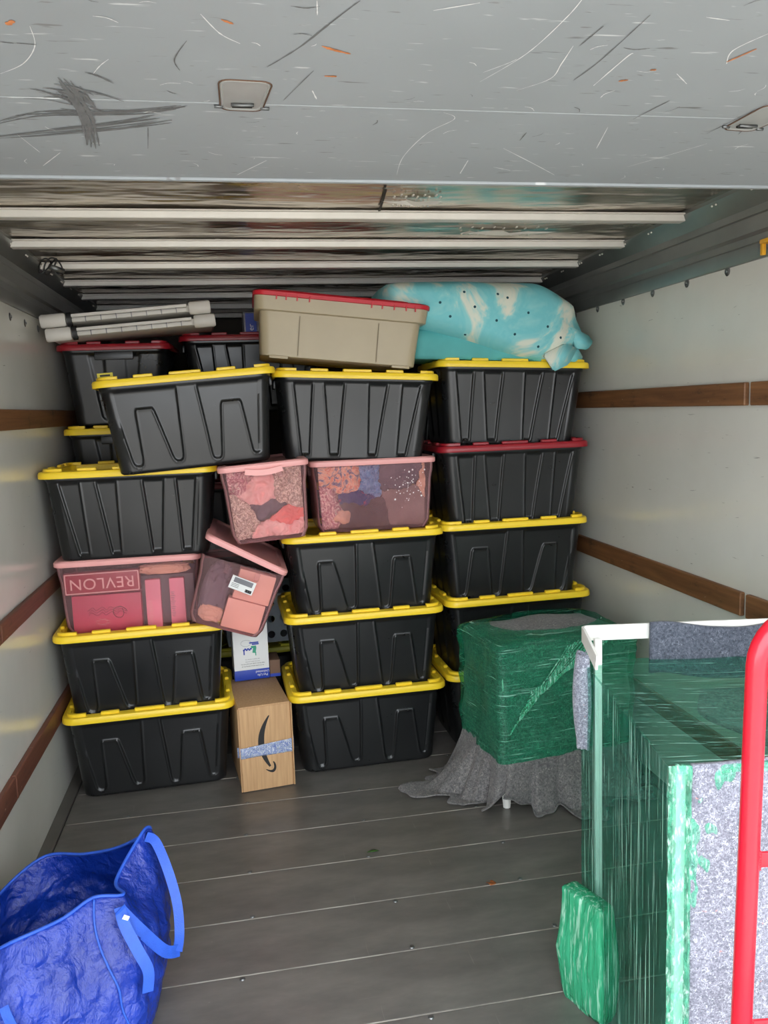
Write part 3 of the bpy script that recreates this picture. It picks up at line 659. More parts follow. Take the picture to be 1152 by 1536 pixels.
for k, (x, l) in enumerate(((.085, 'narrow upright pink box beside the rose box in the tub'), (.178, 'narrow upright pink box nearest the right end of the tub'))):
    c = carton('narrow_box', (.058, .03, .196), (x, -.150, .104), (0, 0, 0), 'pinkcard', A, l)
    bm = bmesh.new()
    for q in range(14): bm_box(bm, (.010+.004*(q % 3), .0006, .0022), (-.014 if k == 0 else -.018, -.0154, -.085+q*.0075+(.0 if k == 0 else .03)))
    o = link('small_print', bm_mesh('small_print', bm, 'palepink' if k == 0 else 'greyink'), c); o['kind'] = 'stuff'
carton('inner_box', (.48, .22, .20), (0, .02, .105), (0, 0, 0), 'greycard', A, 'grey mauve carton at the back of the tub of pink boxes')
cloth_lump('folded_scarf', 'softbeige', (.11, .04, .022), (.13, -.13, .240), 3, 'beige pink scarf on top of the narrow pink boxes'); inside(bpy.context.scene.objects['folded_scarf'], A)

# tub seen end-on, with patterned clothes
B = tub('storage_tub', .52, .345, .285, (.875, 3.36, 1.013), (rd(0), 0, rd(90)), 'clear rose tub with pink lid turned end-on, full of floral and lace clothes', end_latch=True)
B.rotation_euler = (rd(-3.6), 0, rd(90)); B.location = (.872, 3.33, 1.017)
# B local: -x faces the camera (world -y); local +y -> world -x
def cloth_field(root, frame, w_, h_, depth, items, seed, res=110):
    """garments pressed against a tub wall; each is its own crumpled sheet with an irregular outline"""
    nxx, nzz = res, int(res*h_/w_); P = {}
    def owner(x, z):
        wx_ = x+.022*noise.noise(Vector((x*14, z*14, seed)))+.008*noise.noise(Vector((x*45, z*45, seed+2)))
        wz_ = z+.022*noise.noise(Vector((x*14+9, z*14, seed+5)))+.008*noise.noise(Vector((x*45+9, z*45, seed+5)))
        d = sorted((math.hypot((wx_-it[1])/it[3], (wz_-it[2])/it[4]), k) for k, it in enumerate(items)); return d[0][1], d[1][0]-d[0][0]
    own = {}
    for i in range(nxx+1):
        for k in range(nzz+1):
            x, z = -w_/2+w_*i/nxx, h_*k/nzz; own[i, k] = (*owner(x, z), x, z)
    for q, it in enumerate(items):
        idx, V, F = {}, [], []
        def vid(i, k):
            if (i, k) not in idx:
                o_, gap, x, z = own[i, k]; gg = gap if o_ == q else 0
                fold = abs(noise.noise(Vector((x*it[5], z*it[5]*.6, q*3.1))))+.5*abs(noise.noise(Vector((x*it[5]*2.6, z*it[5]*2.6, q+7))))
                dp = it[6]+depth*(1-math.exp(-gg*3.5))*0-.020*math.exp(-gg*6)-.052*fold
                idx[i, k] = len(V); V.append(frame(x, z, dp))
            return idx[i, k]
        for i in range(nxx):
            for k in range(nzz):
                if own[i, k][0] == q: F.append((vid(i, k), vid(i+1, k), vid(i+1, k+1), vid(i, k+1)))
        if not F: print('empty cloth', it[0]); continue
        o = link(it[0], mesh(it[0], V, F, it[7], smooth=True)); md = o.modifiers.new('s', 'SOLIDIFY'); md.thickness = .004; md.offset = 0
        tag(o, it[8], 'clothing'); inside(o, root)
fB = lambda x, z, d: (-.222-.012*z/.28+.012+(-d), -x*(1+.25*(z-.14)), z+.012)
cloth_field(B, fB, .275, .262, 0, [
 ('folded_shirt', -.03, .165, 1.3, .9, 14, 0, 'rosecloth', 'soft rose shirt bunched across the middle of the end-on tub'),
 ('lace_blouse', .09, .18, 1, 1.2, 22, 0, 'lace', 'beige lace blouse at the upper right of the end-on tub'),
 ('floral_dress', -.11, .215, .9, .7, 18, 0, 'floral', 'pink floral dress in the upper left corner of the end-on tub'),
 ('lace_skirt', -.10, .08, .8, 1.3, 22, 0, 'lace', 'beige lace skirt at the lower left of the end-on tub'),
 ('grey_sweater', -.01, .105, 1.3, .8, 9, -.015, 'greycloth', 'dark grey sweater behind the coral scarf in the end-on tub'),
 ('coral_scarf', .065, .075, 1.2, .55, 16, .004, 'coral', 'bright coral scarf twisted across the end-on tub'),
 ('pink_blouse', .03, .02, 1.8, .8, 18, .002, 'rosecloth', 'pale pink blouse along the bottom of the end-on tub')], 3)
inside(cloth_lump('spare_cloth', 'rosecloth', (.15, .11, .10), (.06, 0, .12), 8, 'rose cloth filling the rear of the end-on tub'), B)

# tub seen side-on in the middle stack
D_ = tub('storage_tub', .52, .36, .278, (1.300, 3.40, 1.010), (0, 0, rd(.5)), 'clear rose tub with pink lid showing navy and swirl patterned clothes')
fD = lambda x, z, d: (x*(1+.22*(z-.14)), -.142-.014*z/.28+.0-(d), z+.012)
cloth_field(D_, fD, .44, .255, 0, [
 ('swirl_blouse', -.12, .195, 1.5, .8, 10, 0, 'swirl', 'orange and grey swirl patterned blouse in the side-on tub'),
 ('blue_scarf', -.02, .185, .7, 1.1, 16, 0, 'bluecloth', 'light and dark blue scarf beside the swirl blouse'),
 ('floral_skirt', -.195, .105, .8, 1.3, 18, 0, 'floral', 'rose floral skirt at the left end of the side-on tub'),
 ('navy_shirt', -.07, .125, 1.1, .55, 12, .002, 'navy', 'navy shirt with small red print in the side-on tub'),
 ('rose_sleeve', -.13, .045, .8, .35, 14, 0, 'softbeige', 'pale rose sleeve across the lower left of the side-on tub'),
 ('brown_jacket', -.02, .045, 1.5, 1.1, 6, -.010, 'brown', 'dark brown jacket below the navy shirt'),
 ('taupe_shirt', .13, .08, 1.5, 1.3, 4, -.004, 'taupe', 'smooth taupe shirt filling the lower right of the side-on tub'),
 ('grey_shirt', .10, .20, 1.5, .9, 6, -.008, 'greycloth', 'dark mauve shirt at the upper right of the side-on tub'),
 ('beige_sock', .215, .17, .5, 1.0, 10, 0, 'softbeige', 'beige sock at the upper right corner of the side-on tub')], 11, 130)
inside(cloth_lump('rear_cloth', 'greycloth', (.19, .08, .11), (.02, .05, .125), 19, 'dark cloth at the rear of the side-on tub'), D_)
bm = bmesh.new()
for k in range(60):
    r = random.uniform(.001, .0028) if k > 8 else random.uniform(.003, .0045); x = .135+random.gauss(0, .035); z = .185+random.gauss(0, .035)
    z = min(.25, max(.09, z)); bmesh.ops.create_icosphere(bm, subdivisions=1, radius=r, matrix=Matrix.Translation((x, -.1545-.016*z/.278, z)) @ Matrix.Diagonal((1, .3, 1, 1)))
o = link('white_specks', bm_mesh('white_specks', bm, 'white_mark'), D_); o['kind'] = 'stuff'

# leaning tub with its lid sprung open
E_ = tub('storage_tub', .52, .345, .270, (.70, 3.39, .700), (0, 0, 0), 'clear rose tub leaning in the gap with its pink lid lifted', lid_rot=(rd(10), 0, 0), lid_off=(0, 0, .036), end_latch=False)
ca = rd(-19.5)
E_.rotation_mode = 'XYZ'; E_.rotation_euler = (Matrix.Rotation(-ca, 3, 'Y') @ Matrix.Rotation(rd(90), 3, 'Z')).to_euler()
E_.location = (.672, 3.36, .672)
def inE(name, size, loc, mat, lab, cat='box'): return carton(name, size, loc, (0, 0, 0), mat, E_, lab, .003, cat)
inE('salmon_box', (.06, .145, .118), (-.172, -.066, .188), 'salmon', 'upper salmon coloured box in the leaning tub')
inE('salmon_box', (.06, .150, .118), (-.166, -.056, .065), 'salmon', 'lower salmon coloured box in the leaning tub')
inside(cloth_lump('grey_cloth', 'greycloth', (.05, .055, .12), (-.150, .075, .13), 21, 'grey mauve cloth in the left side of the leaning tub'), E_)
inside(cloth_lump('beige_slipper', 'softbeige', (.035, .05, .035), (-.182, .07, .045), 22, 'soft beige cloth in the bottom corner of the leaning tub'), E_)
inside(cloth_lump('rear_cloth', 'taupe', (.14, .12, .10), (.06, 0, .12), 23, 'taupe cloth at the rear of the leaning tub'), E_)
st = box('price_sticker', (.0012, .096, .052), (-.2515, -.015, .195), 'label', E_, (rd(6), rd(-3.5), 0))
bm = bmesh.new()
for q in range(9): bm_box(bm, (.0008, .0018+.0012*(q % 3), .012), (-.0008, -.018-q*.0028, -.016))
for q in range(3): bm_box(bm, (.0008, .03, .0016), (-.0008, .026, -.004-q*.006))
o = link('barcode', bm_mesh('barcode', bm, 'ink'), st); o['kind'] = 'stuff'
bm = bmesh.new(); bm_box(bm, (.0008, .075, .020), (-.0008, 0, .012)); link('sticker_picture', bm_mesh('sticker_picture', bm, 'greyink'), st)

# ------------------------------------------------------------------ tan tub with red lid
T = empty('storage_tub', (1.178, 3.42, 1.690), (0, rd(6.0), rd(-1)), 'tan plastic tub with bright red lid tilted on the middle stack', 'storage tub')
R = []
for u, d, r in ((0, .012, .03), (.02, 0, .035), (.3, -.004, .035), (.62, -.009, .035), (.74, -.011, .035), (.745, -.026, .04), (.755, -.030, .04), (.98, -.034, .04), (1, -.030, .04)):
    R.append([(a, b, .232*u+.004) for a, b in rrect(.292-d, .20-d, r, 6, 30, 10, 10)])
v, f = loft(R, True, True); v = list(v)
for i, p in enumerate(v):
    if p[2] < .17:
        for gx in (-.155, .14):
            dd = abs(p[0]-gx*(1+.03*p[2]/.2))
            if dd < .011 and p[1] < 0: v[i] = (p[0], p[1]+.003, p[2])
link('body', mesh('body', v, f, 'tan', auto=45), T)
for gx in (-.155, .14): box('panel_groove', (.0025, .003, .150), (gx, -.2085, .09), plain('tan_shadow_line', (120, 108, 86), .6), T, (rd(3), 0, 0))
for gx in (-.225, .235): box('foot', (.07, .02, .012), (gx, -.195, .004), 'tan', T, bev=.004)
R = [[(a, b, z) for a, b in rrect(.332-d, .24-d, .045, 7, 8, 6, 6)] for d, z in ((.006, -.006), (0, -.004), (0, .010), (.005, .015), (.045, .016), (.055, .021), (.06, .026), (.2, .027))]
v, f = loft(R, False, True); L_ = link('lid', mesh('lid', v, f, 'brightred', auto=40), T, (0, 0, .236))
for x in (-.245, -.21, -.17, -.125, .105, .145, .19, .235, .27): box('lid_clip', (.005, .004, .022), (x, -.2415, -.008), 'brightred', L_, bev=.001)
T.scale = (1.05, 1, 1)

# ------------------------------------------------------------------ folded foam topper
F_ = empty('foam_topper', (1.83, 3.5, 1.672), (0, 0, 0), 'blue and white marbled foam with vent holes folded on the right stack', 'foam topper')
def foam_section(u):
    """closed y-z loop for the upper lobe at position u in 0..1 (left to right)"""
    top = .350-.012*u-.13*max(0, (u-.72)/.28)**1.7-.02*(1-min(1, u/.12))**2
    bot = .150-.195*min(1, max(0, (u-.12)/.75))**1.1 if u < .9 else -.046+.09*((u-.9)/.1)
    bot = max(bot, -.040)
    yf = -.24-.06*math.sin(PI*min(1, u*1.1))+.04*max(0, u-.85)/.15; yb = .22-.05*u
    return top, bot, yf, yb
rings = []; nU, nA = 60, 56
for i in range(nU+1):
    u = i/nU; top, bot, yf, yb = foam_section(u); x = -.46+.87*u
    cz_, cy_ = (top+bot)/2, (yf+yb)/2; hz, hy = (top-bot)/2, (yb-yf)/2
    e = 1
    if u < .06: e = math.sqrt(max(.02, 1-((.06-u)/.06)**2))*.6+.4
    if u > .93: e = 1-.25*((u-.93)/.07)
    ring = []
    for k in range(nA):
        a = 2*PI*k/nA; c_, s_ = math.cos(a), math.sin(a)
        yy = cy_+hy*e*math.copysign(abs(c_)**.62, c_); zz = cz_+hz*e*math.copysign(abs(s_)**.62, s_)
        p = Vector((x+.03*s_*(u-.3), yy, zz)); p += Vector((.3, 1, 1))*.007*nz(p, 4, 3)
        if u > .8 and c_ < 0: p.y += .03*math.sin((p.z)*45)*(u-.8)/.2
        ring.append(p)
    rings.append(ring)
v, f = loft(rings, True, True); link('folded_lobe', mesh('folded_lobe', v, f, 'foam', auto=70), F_)
rings = []
for i in range(31):     # lower layer lying on the lid under the fold
    u = i/30; x = -.43+.70*u; e = min(1, .5+3*u, .6+3*(1-u)); ring = []
    for k in range(32):
        a = 2*PI*k/32; c_, s_ = math.cos(a), math.sin(a)
        p = Vector((x, -.02+.195*e*math.copysign(abs(c_)**.5, c_), .085+.088*e*math.copysign(abs(s_)**.6, s_)-.035*u))
        p.z = max(p.z, .036-.030*u); p += Vector((0, 1, .3))*.008*nz(p, 6, 9); ring.append(p)
    rings.append(ring)
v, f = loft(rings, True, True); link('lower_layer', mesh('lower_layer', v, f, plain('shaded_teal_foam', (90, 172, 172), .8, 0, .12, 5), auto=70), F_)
def flap(pts, th=.02):
    ps = [Vector(p) for p in pts]; n = (ps[1]-ps[0]).cross(ps[2]-ps[0]).normalized()*th
    vv = [p for p in ps]+[p+n for p in ps]; k = len(ps)
    ff = [tuple(range(k)), tuple(range(k, 2*k))[::-1]]+[(i, (i+1) % k, (i+1) % k+k, i+k) for i in range(k)]
    me = mesh('corner_flap', vv, ff, 'foam'); bm = bmesh.new(); bm.from_mesh(me)
    bmesh.ops.bevel(bm, geom=bm.edges[:], offset=.006, segments=2, affect='EDGES'); bm.to_mesh(me); bm.free(); me.shade_smooth(); return me
link('corner_flap', flap([(.34, -.23, .15), (.43, -.20, .115), (.455, -.20, .085), (.425, -.21, .055), (.36, -.24, .06)]), F_)
link('corner_flap', flap([(.20, -.275, .03), (.30, -.262, .075), (.36, -.25, .055), (.31, -.275, -.012), (.24, -.288, -.04)]), F_)
link('corner_flap', flap([(.30, -.24, .035), (.37, -.225, .065), (.40, -.22, .015), (.33, -.24, -.015)]), F_)
dg = bpy.context.evaluated_depsgraph_get(); lobe = next(c for c in F_.children if c.name.startswith('folded_lobe'))
bmh = bmesh.new()
from mathutils.bvhtree import BVHTree
bvh = BVHTree.FromPolygons([v_.co[:] for v_ in lobe.data.vertices], [p.vertices[:] for p in lobe.data.polygons])
for hx_, hz_ in [(-.34, .20), (-.28, .12), (-.24, .245), (-.20, .19), (-.13, .12), (-.10, .225), (-.06, .06), (-.01, .17), (.04, .26), (.07, .115), (.10, .03), (.13, .20), (.18, .065), (.22, .145), (.28, .10), (-.14, .285), (.0, .275)]:
    h = bvh.ray_cast(Vector((hx_, -1, hz_)), Vector((0, 1, 0)))
    if h[0]:
        mx = Matrix.Translation(h[0]-h[1]*.001) @ h[1].to_track_quat('Z', 'Y').to_matrix().to_4x4()
        bmesh.ops.create_cone(bmh, cap_ends=True, segments=12, radius1=.0055, radius2=.0055, depth=.003, matrix=mx)
o = link('vent_holes', bm_mesh('vent_holes', bmh, plain('vent_shadow', (20, 70, 80), .9)), F_); o['kind'] = 'stuff'

# ------------------------------------------------------------------ grey folded panels, box of plates behind
def grey_panel(loc, rot, label):
    t = empty('folded_rack', loc, rot, label, 'folded rack', 'grey folded racks on the back totes'); t.scale = (1.08, 1, 1.25)
    bm = bmesh.new(); bm_box(bm, (.60, .36, .022), (0, .02, 0), bev=.003); bm_box(bm, (.42, .02, .010), (.01, -.168, .010), bev=.002); bm_box(bm, (.42, .014, .012), (.01, -.165, -.004), bev=.002)
    link('slab', bm_mesh('slab', bm, 'greyplastic'), t)
    for x, l in ((-.265, .09), (.268, .08)):
        pts = [(x-l/2, -.165, 0), (x-l/2+.006, -.165, 0), (x+l/2-.006, -.165, 0), (x+l/2, -.165, 0)]
        R = [[(p[0], p[1]+r*.9*math.cos(a), r*math.sin(a)) for a in np.linspace(0, 2*PI, 17)[:-1]] for p, r in zip(pts, (.018, .0215, .0215, .018))]
        v, f = loft(R, True, True); link('end_cap', mesh('end_cap', v, f, 'greyplastic', auto=50), t)
    link('strap_band', mesh('strap_band', *loft([[(x, -.165+.020*math.cos(a), .0225*math.sin(a)) for a in np.linspace(0, 2*PI, 17)[:-1]] for x in (-.216, -.199)], True, True), 'dark', auto=50), t)
    bm = bmesh.new()
    for k in range(7): bm_box(bm, (.0025, .014, .026), (-.15+k*.055, -.170, .002))
    bm_box(bm, (.004, .30, .028), (.3015, .03, 0)); o = link('seam_lines', bm_mesh('seam_lines', bm, 'greyink'), t); o['kind'] = 'stuff'; return t
grey_panel((.362, 3.66, 1.868), (0, rd(-4.8), rd(3)), 'lower of two grey plastic folded racks on the back left tote')
grey_panel((.345, 3.66, 1.922), (0, rd(-4.8), rd(3)), 'upper of two grey plastic folded racks on the back left tote')
B2 = empty('printed_box', (.90, 3.95, 1.872), (0, 0, rd(2)), 'clear wrapped pack with a blue lettered panel left of the tan tub', 'box')
box('carton', (.16, .12, .10), (0, 0, .05), 'clearfilm', B2, bev=.003); box('contents', (.15, .10, .09), (0, 0, .05), plain('mauve_pack', (120, 110, 130), .4), B2)
bl = box('blue_panel', (.05, .002, .085), (-.045, -.0615, .05), 'blueprint', B2); text_obj('lettering', 'er', .035, 'label', bl, (.0, -.0016, -.022), (PI/2, -PI/2, 0))

# ------------------------------------------------------------------ boxes and basket in the gap
AZ = empty('cardboard_box', (.808, 3.145, .002), (0, 0, rd(7)), 'tall brown cardboard box with a black curved arrow and shiny tape, on the floor', 'box')
bm = bmesh.new(); bm_box(bm, (.205, .36, .352), (0, .18, .176), bev=.003); link('carton', bm_mesh('carton', bm, 'card'), AZ)
box('flap', (.200, .0035, .170), (0, -.002, .262), 'card', AZ, bev=.001); box('flap', (.200, .0035, .172), (0, -.002, .088), 'card', AZ, bev=.001)
box('flap', (.005, .03, .345), (.1035, .006, .175), 'card', AZ, (0, 0, .25), .001); box('flap', (.004, .03, .345), (-.1035, .010, .175), 'card', AZ, (0, 0, -.15), .001)
def bez(p0, p1, p2, n=16): return [((1-t)**2*p0[0]+2*t*(1-t)*p1[0]+t*t*p2[0], (1-t)**2*p0[1]+2*t*(1-t)*p1[1]+t*t*p2[1]) for t in np.linspace(0, 1, n)]
def uv(px, pz): return ((px-577)/495*.205, (1440-pz)/750*.352)       # face frame of the printed arrow
outer = bez(uv(612, 785), uv(395, 1010), uv(598, 1245), 20); inner = bez(uv(622, 790), uv(500, 1010), uv(614, 1235), 20)
vv = [(a, -.0045, b) for a, b in outer]+[(a, -.0045, b) for a, b in inner]; ff = [(i, i+1, 21+i, 20+i) for i in range(19)]
hd1 = bez(uv(558, 1262), uv(640, 1330), uv(662, 1265), 10)+bez(uv(662, 1265), uv(668, 1225), uv(640, 1198), 8); hd2 = bez(uv(572, 1262), uv(630, 1290), uv(640, 1255), 10)+bez(uv(640, 1255), uv(645, 1230), uv(632, 1203), 8)
k0 = len(vv); vv += [(a, -.0045, b) for a, b in hd1]+[(a, -.0045, b) for a, b in hd2]; ff += [(k0+i, k0+i+1, k0+19+i, k0+18+i) for i in range(17)]
link('printed_arrow', mesh('printed_arrow', vv, ff, 'ink'), AZ)
nxg, nzg = 40, 10; vv = []
for k in range(nzg+1):
    for i in range(nxg+1):
        s = i/nxg; x = -.114+.228*s; yy = -.008 if .04 < s < .96 else .01+.04*(1 if s <= .04 else 1)*0
        z = .142+.008*s+.042*(k/nzg)+(.014*s*(k/nzg-.4)); vv.append((x, yy+.004*nz((x*30, k*.8, 2), 1.3), z+.002*nz((x*40, k, 1), 1)))
ff = [(k*(nxg+1)+i, k*(nxg+1)+i+1, (k+1)*(nxg+1)+i+1, (k+1)*(nxg+1)+i) for k in range(nzg) for i in range(nxg)]
tp = link('tape', mesh('tape', vv, ff, 'wrapfilm', smooth=True), AZ); md = tp.modifiers.new('s', 'SOLIDIFY'); md.thickness = .0015
WB = empty('printed_box', (.770, 3.455, .357), (0, 0, rd(6)), 'white box with blue base band and upside-down print standing on the cardboard box', 'box')
bx = box('carton', (.150, .09, .245), (0, .045, .1245), 'label', WB, bev=.002)
box('blue_band', (.151, .0915, .045), (0, .045, .0235), 'blueprint', WB, bev=.001)
text_obj('lettering', 'Pet·Life\nUnlimited', .015, 'label', WB, (.045, -.0016, .026), (PI/2, PI, 0))
for k in range(4):
    text_obj('small_print', ('do not handle without reading this side', 'keep the box upright and away from heat', 'store dry before the first use', 'see inside for further instructions')[k][:38 if k < 2 else 26], .0062, 'ink' if k < 2 else 'greyink', WB, (.005, -.0011, .062+k*.010), (PI/2, PI, 0), .0002)
bm = bmesh.new()
for k in range(6): bm_box(bm, (.008, .001, .007), (-.03+k*.006, -.0008, .135+(k % 2)*.004))
bm_box(bm, (.005, .001, .022), (-.030, -.0008, .125)); bm_box(bm, (.04, .001, .006), (.014, -.0008, .165), bev=0); bm_box(bm, (.03, .001, .006), (.02, -.0008, .158))
o = link('blue_drawing', bm_mesh('blue_drawing', bm, 'blueprint'), WB); o['kind'] = 'stuff'
bm = bmesh.new(); bm_box(bm, (.022, .001, .010), (.012, -.0008, .146)); bm_box(bm, (.014, .001, .026), (.015, -.0008, .132), (0, .2, 0)); bm_box(bm, (.004, .001, .016), (.020, -.0008, .115)); o = link('green_drawing', bm_mesh('green_drawing', bm, 'greenprint'), WB); o['kind'] = 'stuff'
link('oval_outline', sweep('oval_outline', [(-.02+.022*math.cos(a), -.0006, .165+.014*math.sin(a)) for a in np.linspace(0, 2*PI, 21)[:-1]], circ(.0005, 4), 'greyink', closed=True), WB)
SB = empty('small_box', (.868, 3.50, .357), (0, 0, rd(4)), 'small brown box with blue edge right of the white printed box', 'box')
box('carton', (.045, .12, .075), (0, .03, .038), plain('brown_card', (112, 84, 66), .7), SB, bev=.002); box('blue_band', (.0455, .1205, .014), (0, .03, .008), 'blueprint', SB)
# laundry basket with round holes
LB = empty('laundry_basket', (.86, 4.10, .375), (0, 0, rd(6)), 'grey laundry basket with round holes behind the leaning tub', 'basket')
def basket():
    bm = bmesh.new(); H = .24; nh = 7; rows = 3
    def wall(ax, s, half, other):
        cols = nh
        cw = 2*half/cols; ch = H/rows
        for r in range(rows):
            for c in range(cols):
                cx, cz0 = -half+cw*(c+.5), ch*(r+.5); n = 16; ringo, ringi = [], []
                for i in range(n):
                    a = 2*PI*i/n; co, si = math.cos(a), math.sin(a); k = 1/max(abs(co), abs(si))
                    for rr, L in ((1, ringo), (0, ringi)):
                        p = (cx+co*k*cw/2, cz0+si*k*ch/2) if rr else (cx+co*cw*.30, cz0+si*ch*.24)
                        tl = 1+.12*p[1]/H
                        L.append(bm.verts.new((p[0]*tl, s*other*tl, p[1]) if ax == 0 else (s*other*tl, p[0]*tl, p[1])))
                for i in range(n): bm.faces.new((ringo[i], ringo[(i+1) % n], ringi[(i+1) % n], ringi[i]))
    wall(0, -1, .21, .15); wall(0, 1, .21, .15); wall(1, -1, .15, .21); wall(1, 1, .15, .21)
    bmesh.ops.remove_doubles(bm, verts=bm.verts, dist=.0005)
    r = bmesh.ops.extrude_face_region(bm, geom=bm.faces[:])
    for v_ in [g for g in r['geom'] if isinstance(g, bmesh.types.BMVert)]: v_.co *= Vector((.985, .98, 1)).x; 
    bm_box(bm, (.42, .30, .004), (0, 0, .002))
    return bm_mesh('basket_wall', bm, 'basket', 30)
link('basket_wall', basket(), LB)
link('rim', sweep('rim', [(a, b, .242) for a, b in rrect(.238, .170, .02, 4, 2, 2, 2)], circ(.009, 8), 'basket', closed=True), LB)

# ------------------------------------------------------------------ green wrapped dresser
DR = empty('wrapped_dresser', (1.655, 2.72, 0), (0, 0, rd(7)), 'small dresser under a charcoal moving blanket and green stretch wrap, by the right stack', 'dresser')
DW, DD, DH = .545, .365, .635
box('cabinet', (DW-.02, DD-.02, DH-.10), (DW/2, DD/2, .09+(DH-.10)/2-.01), 'white_plastic', DR, bev=.005)
for sx, sy in ((.035, .045), (DW-.05, .04), (.05, DD-.04), (DW-.05, DD-.04)):
    R = [[(sx+r*math.cos(a), sy+r*math.sin(a), z) for a in np.linspace(0, 2*PI, 9)[:-1]] for z, r in ((.001, .014), (.09, .022))]
    v, f = loft(R, True, True); link('leg', mesh('leg', v, f, 'white_plastic', auto=40), DR)
def dress_ring(z, grow, seed=0, amp=.006, r=.035, n=(70, 50, 60)):
    out = []
    for a, b in rrect(DW/2+grow, DD/2+grow, r, 8, *n):
        p = Vector((a+DW/2, b+DD/2, z)); d = Vector((a, b, 0)).normalized()
        p += d*(amp*nz(p, 9, seed)+amp*.6*abs(nz(p, 22, seed+3))); out.append(p)
    return out
# blanket body: up the sides, over the top
R = [dress_ring(z, .004+.004*math.sin(z*9), 1, .012) for z in np.linspace(.17, DH-.03, 26)]
R += [dress_ring(DH-.012, -.002, 1, .010), dress_ring(DH, -.02, 1, .008, .03), dress_ring(DH+.006, -.05, 1, .008, .03), dress_ring(DH+.010, -.10, 1, .006, .02), dress_ring(DH+.014, -.16, 1, .004, .01)]
v, f = loft(R, False, True)
v = [(p[0], p[1], p[2]+.010*nz(p, 7, 5)*(1 if p[2] > DH-.02 else 0)) for p in v]
link('blanket', mesh('blanket', v, f, 'felt_dark', auto=80), DR)
# loose skirt below the wrap, flaring onto the floor
base = dress_ring(.225, .004, 1, .012); skirt = []; n = len(base); K = 20
cx, cy = DW/2, DD/2
for k in range(K+1):
    t = k/K; ring = []
    for i, p in enumerate(base):
        d = Vector((p.x-cx, p.y-cy, 0)); ang = math.atan2(d.y, d.x); d.normalize()
        # reach outward as a function of direction; the left end trails far onto the floor
        q = (i/n)
        left = math.exp(-((((ang-2.95+PI) % (2*PI))-PI)/.33)**2)
        front = math.exp(-((((ang+1.35+PI) % (2*PI))-PI)/.55)**2)
        fr2 = math.exp(-((((ang+.55+PI) % (2*PI))-PI)/.35)**2)
        legc = math.exp(-((((ang+2.48+PI) % (2*PI))-PI)/.16)**2)
        reach = .030+.20*left+.060*front+.05*fr2
        fold = .026*t*math.sin(i*.33+2.2*math.sin(i*.05))+.012*t*math.sin(i*.81+1)
        drop = .225*(1-.42*legc) - .0
        z = .225-drop*min(1, t*1.25)
        out = reach*(t**1.3)+fold*(.5+t)
        if t > .8: out += (t-.8)*.22*(front+left*.6+.2)
        pp = Vector((p.x, p.y, 0))+d*out; pp.z = max(.006+.006*abs(nz(pp, 14, 2))+.018*max(0, math.sin(i*.5))*max(0, t-.8)*3, z+.008*nz(pp, 9, 4))
        pp.x += .05*left*t; pp.x -= .055*left*t
        ring.append(pp)
    skirt.append(ring)
v, f = loft(skirt); sk = link('blanket_hem', mesh('blanket_hem', v, f, 'felt_dark', smooth=True), DR)
md = sk.modifiers.new('s', 'SOLIDIFY'); md.thickness = .006; md.offset = 1
# film: from .2 up to the top rim and inward to an oval opening
R = [dress_ring(z, .015, 1, .013, .03) for z in np.linspace(.20, DH-.02, 40)]
R += [dress_ring(DH-.002, .010, 1, .010, .03), dress_ring(DH+.008, -.008, 1, .008, .03)]
last = R[-1]; oc = Vector((DW*.53, DD*.56, 0))
for t in (.25, .5, .75, 1):
    ring = []
    for p in last:
        a = math.atan2((p.y-oc.y)/(DD*.40), (p.x-oc.x)/(DW*.42)); q = Vector((oc.x+DW*.42*math.cos(a), oc.y+DD*.40*math.sin(a), DH+.024))
        pp = p.lerp(q, t); pp.z = DH+.010+.016*t+.004*nz(pp, 30, 6); ring.append(pp)
    R.append(ring)
v, f = loft(R); link('stretch_wrap', mesh('stretch_wrap', v, f, 'film_h', smooth=True), DR)
# drawn diagonal strands of film over the front
for k in range(16):
    a0 = Vector((.02+.006*k, -.022, .31+.010*k)); b0 = Vector((.26+.014*k, -.024, .625+.0008*k))
    pts = [a0.lerp(b0, t)+Vector((0, -.004*math.sin(PI*t), .006*math.sin(PI*t*1.5+k))) for t in np.linspace(0, 1, 10)]
    link('wrap_strand', sweep('wrap_strand', pts, [(-.0022, -.0005), (.0022, -.0005), (.0022, .0005), (-.0022, .0005)], 'film_crumple', (0, 1, 0), auto=30), DR)

# ------------------------------------------------------------------ big wrapped cart, front right
CT = empty('wrapped_cart', (1.492, 1.262, 0), (0, 0, rd(-9.5)), 'tall white-rimmed cart draped in grey blanket and wrapped in green film, front right', 'cart')
cw, cd, ch = .60, .575, .865
# white frame: flat bar rim and four posts
rim = [(-.012, cd-.13, .905), (-.012, cd-.02, .935), (-.010, cd+.006, .935), (.0, cd+.016, .935), (cw*.5, cd+.018, .935), (cw+.01, cd+.016, .935), (cw+.024, cd+.004, .935), (cw+.026, cd-.02, .935), (cw+.026, cd-.13, .905)]
link('top_rim', sweep('top_rim', rim, [(-.003, -.019), (.003, -.019), (.003, .019), (-.003, .019)], 'white_plastic', auto=40), CT)
for sx, sy in ((.02, .02), (cw-.02, .02), (.02, cd-.02), (cw-.02, cd-.02)):
    hp = .93 if sy > .1 else .845
    box('post', (.018, .018, hp), (sx, sy, hp/2+.001), 'white_plastic', CT, bev=.003)
box('lower_shelf', (cw-.04, cd-.04, .015), (cw/2+.1, cd/2, .10), 'dark', CT, bev=.003).scale = (.6, .9, 1)
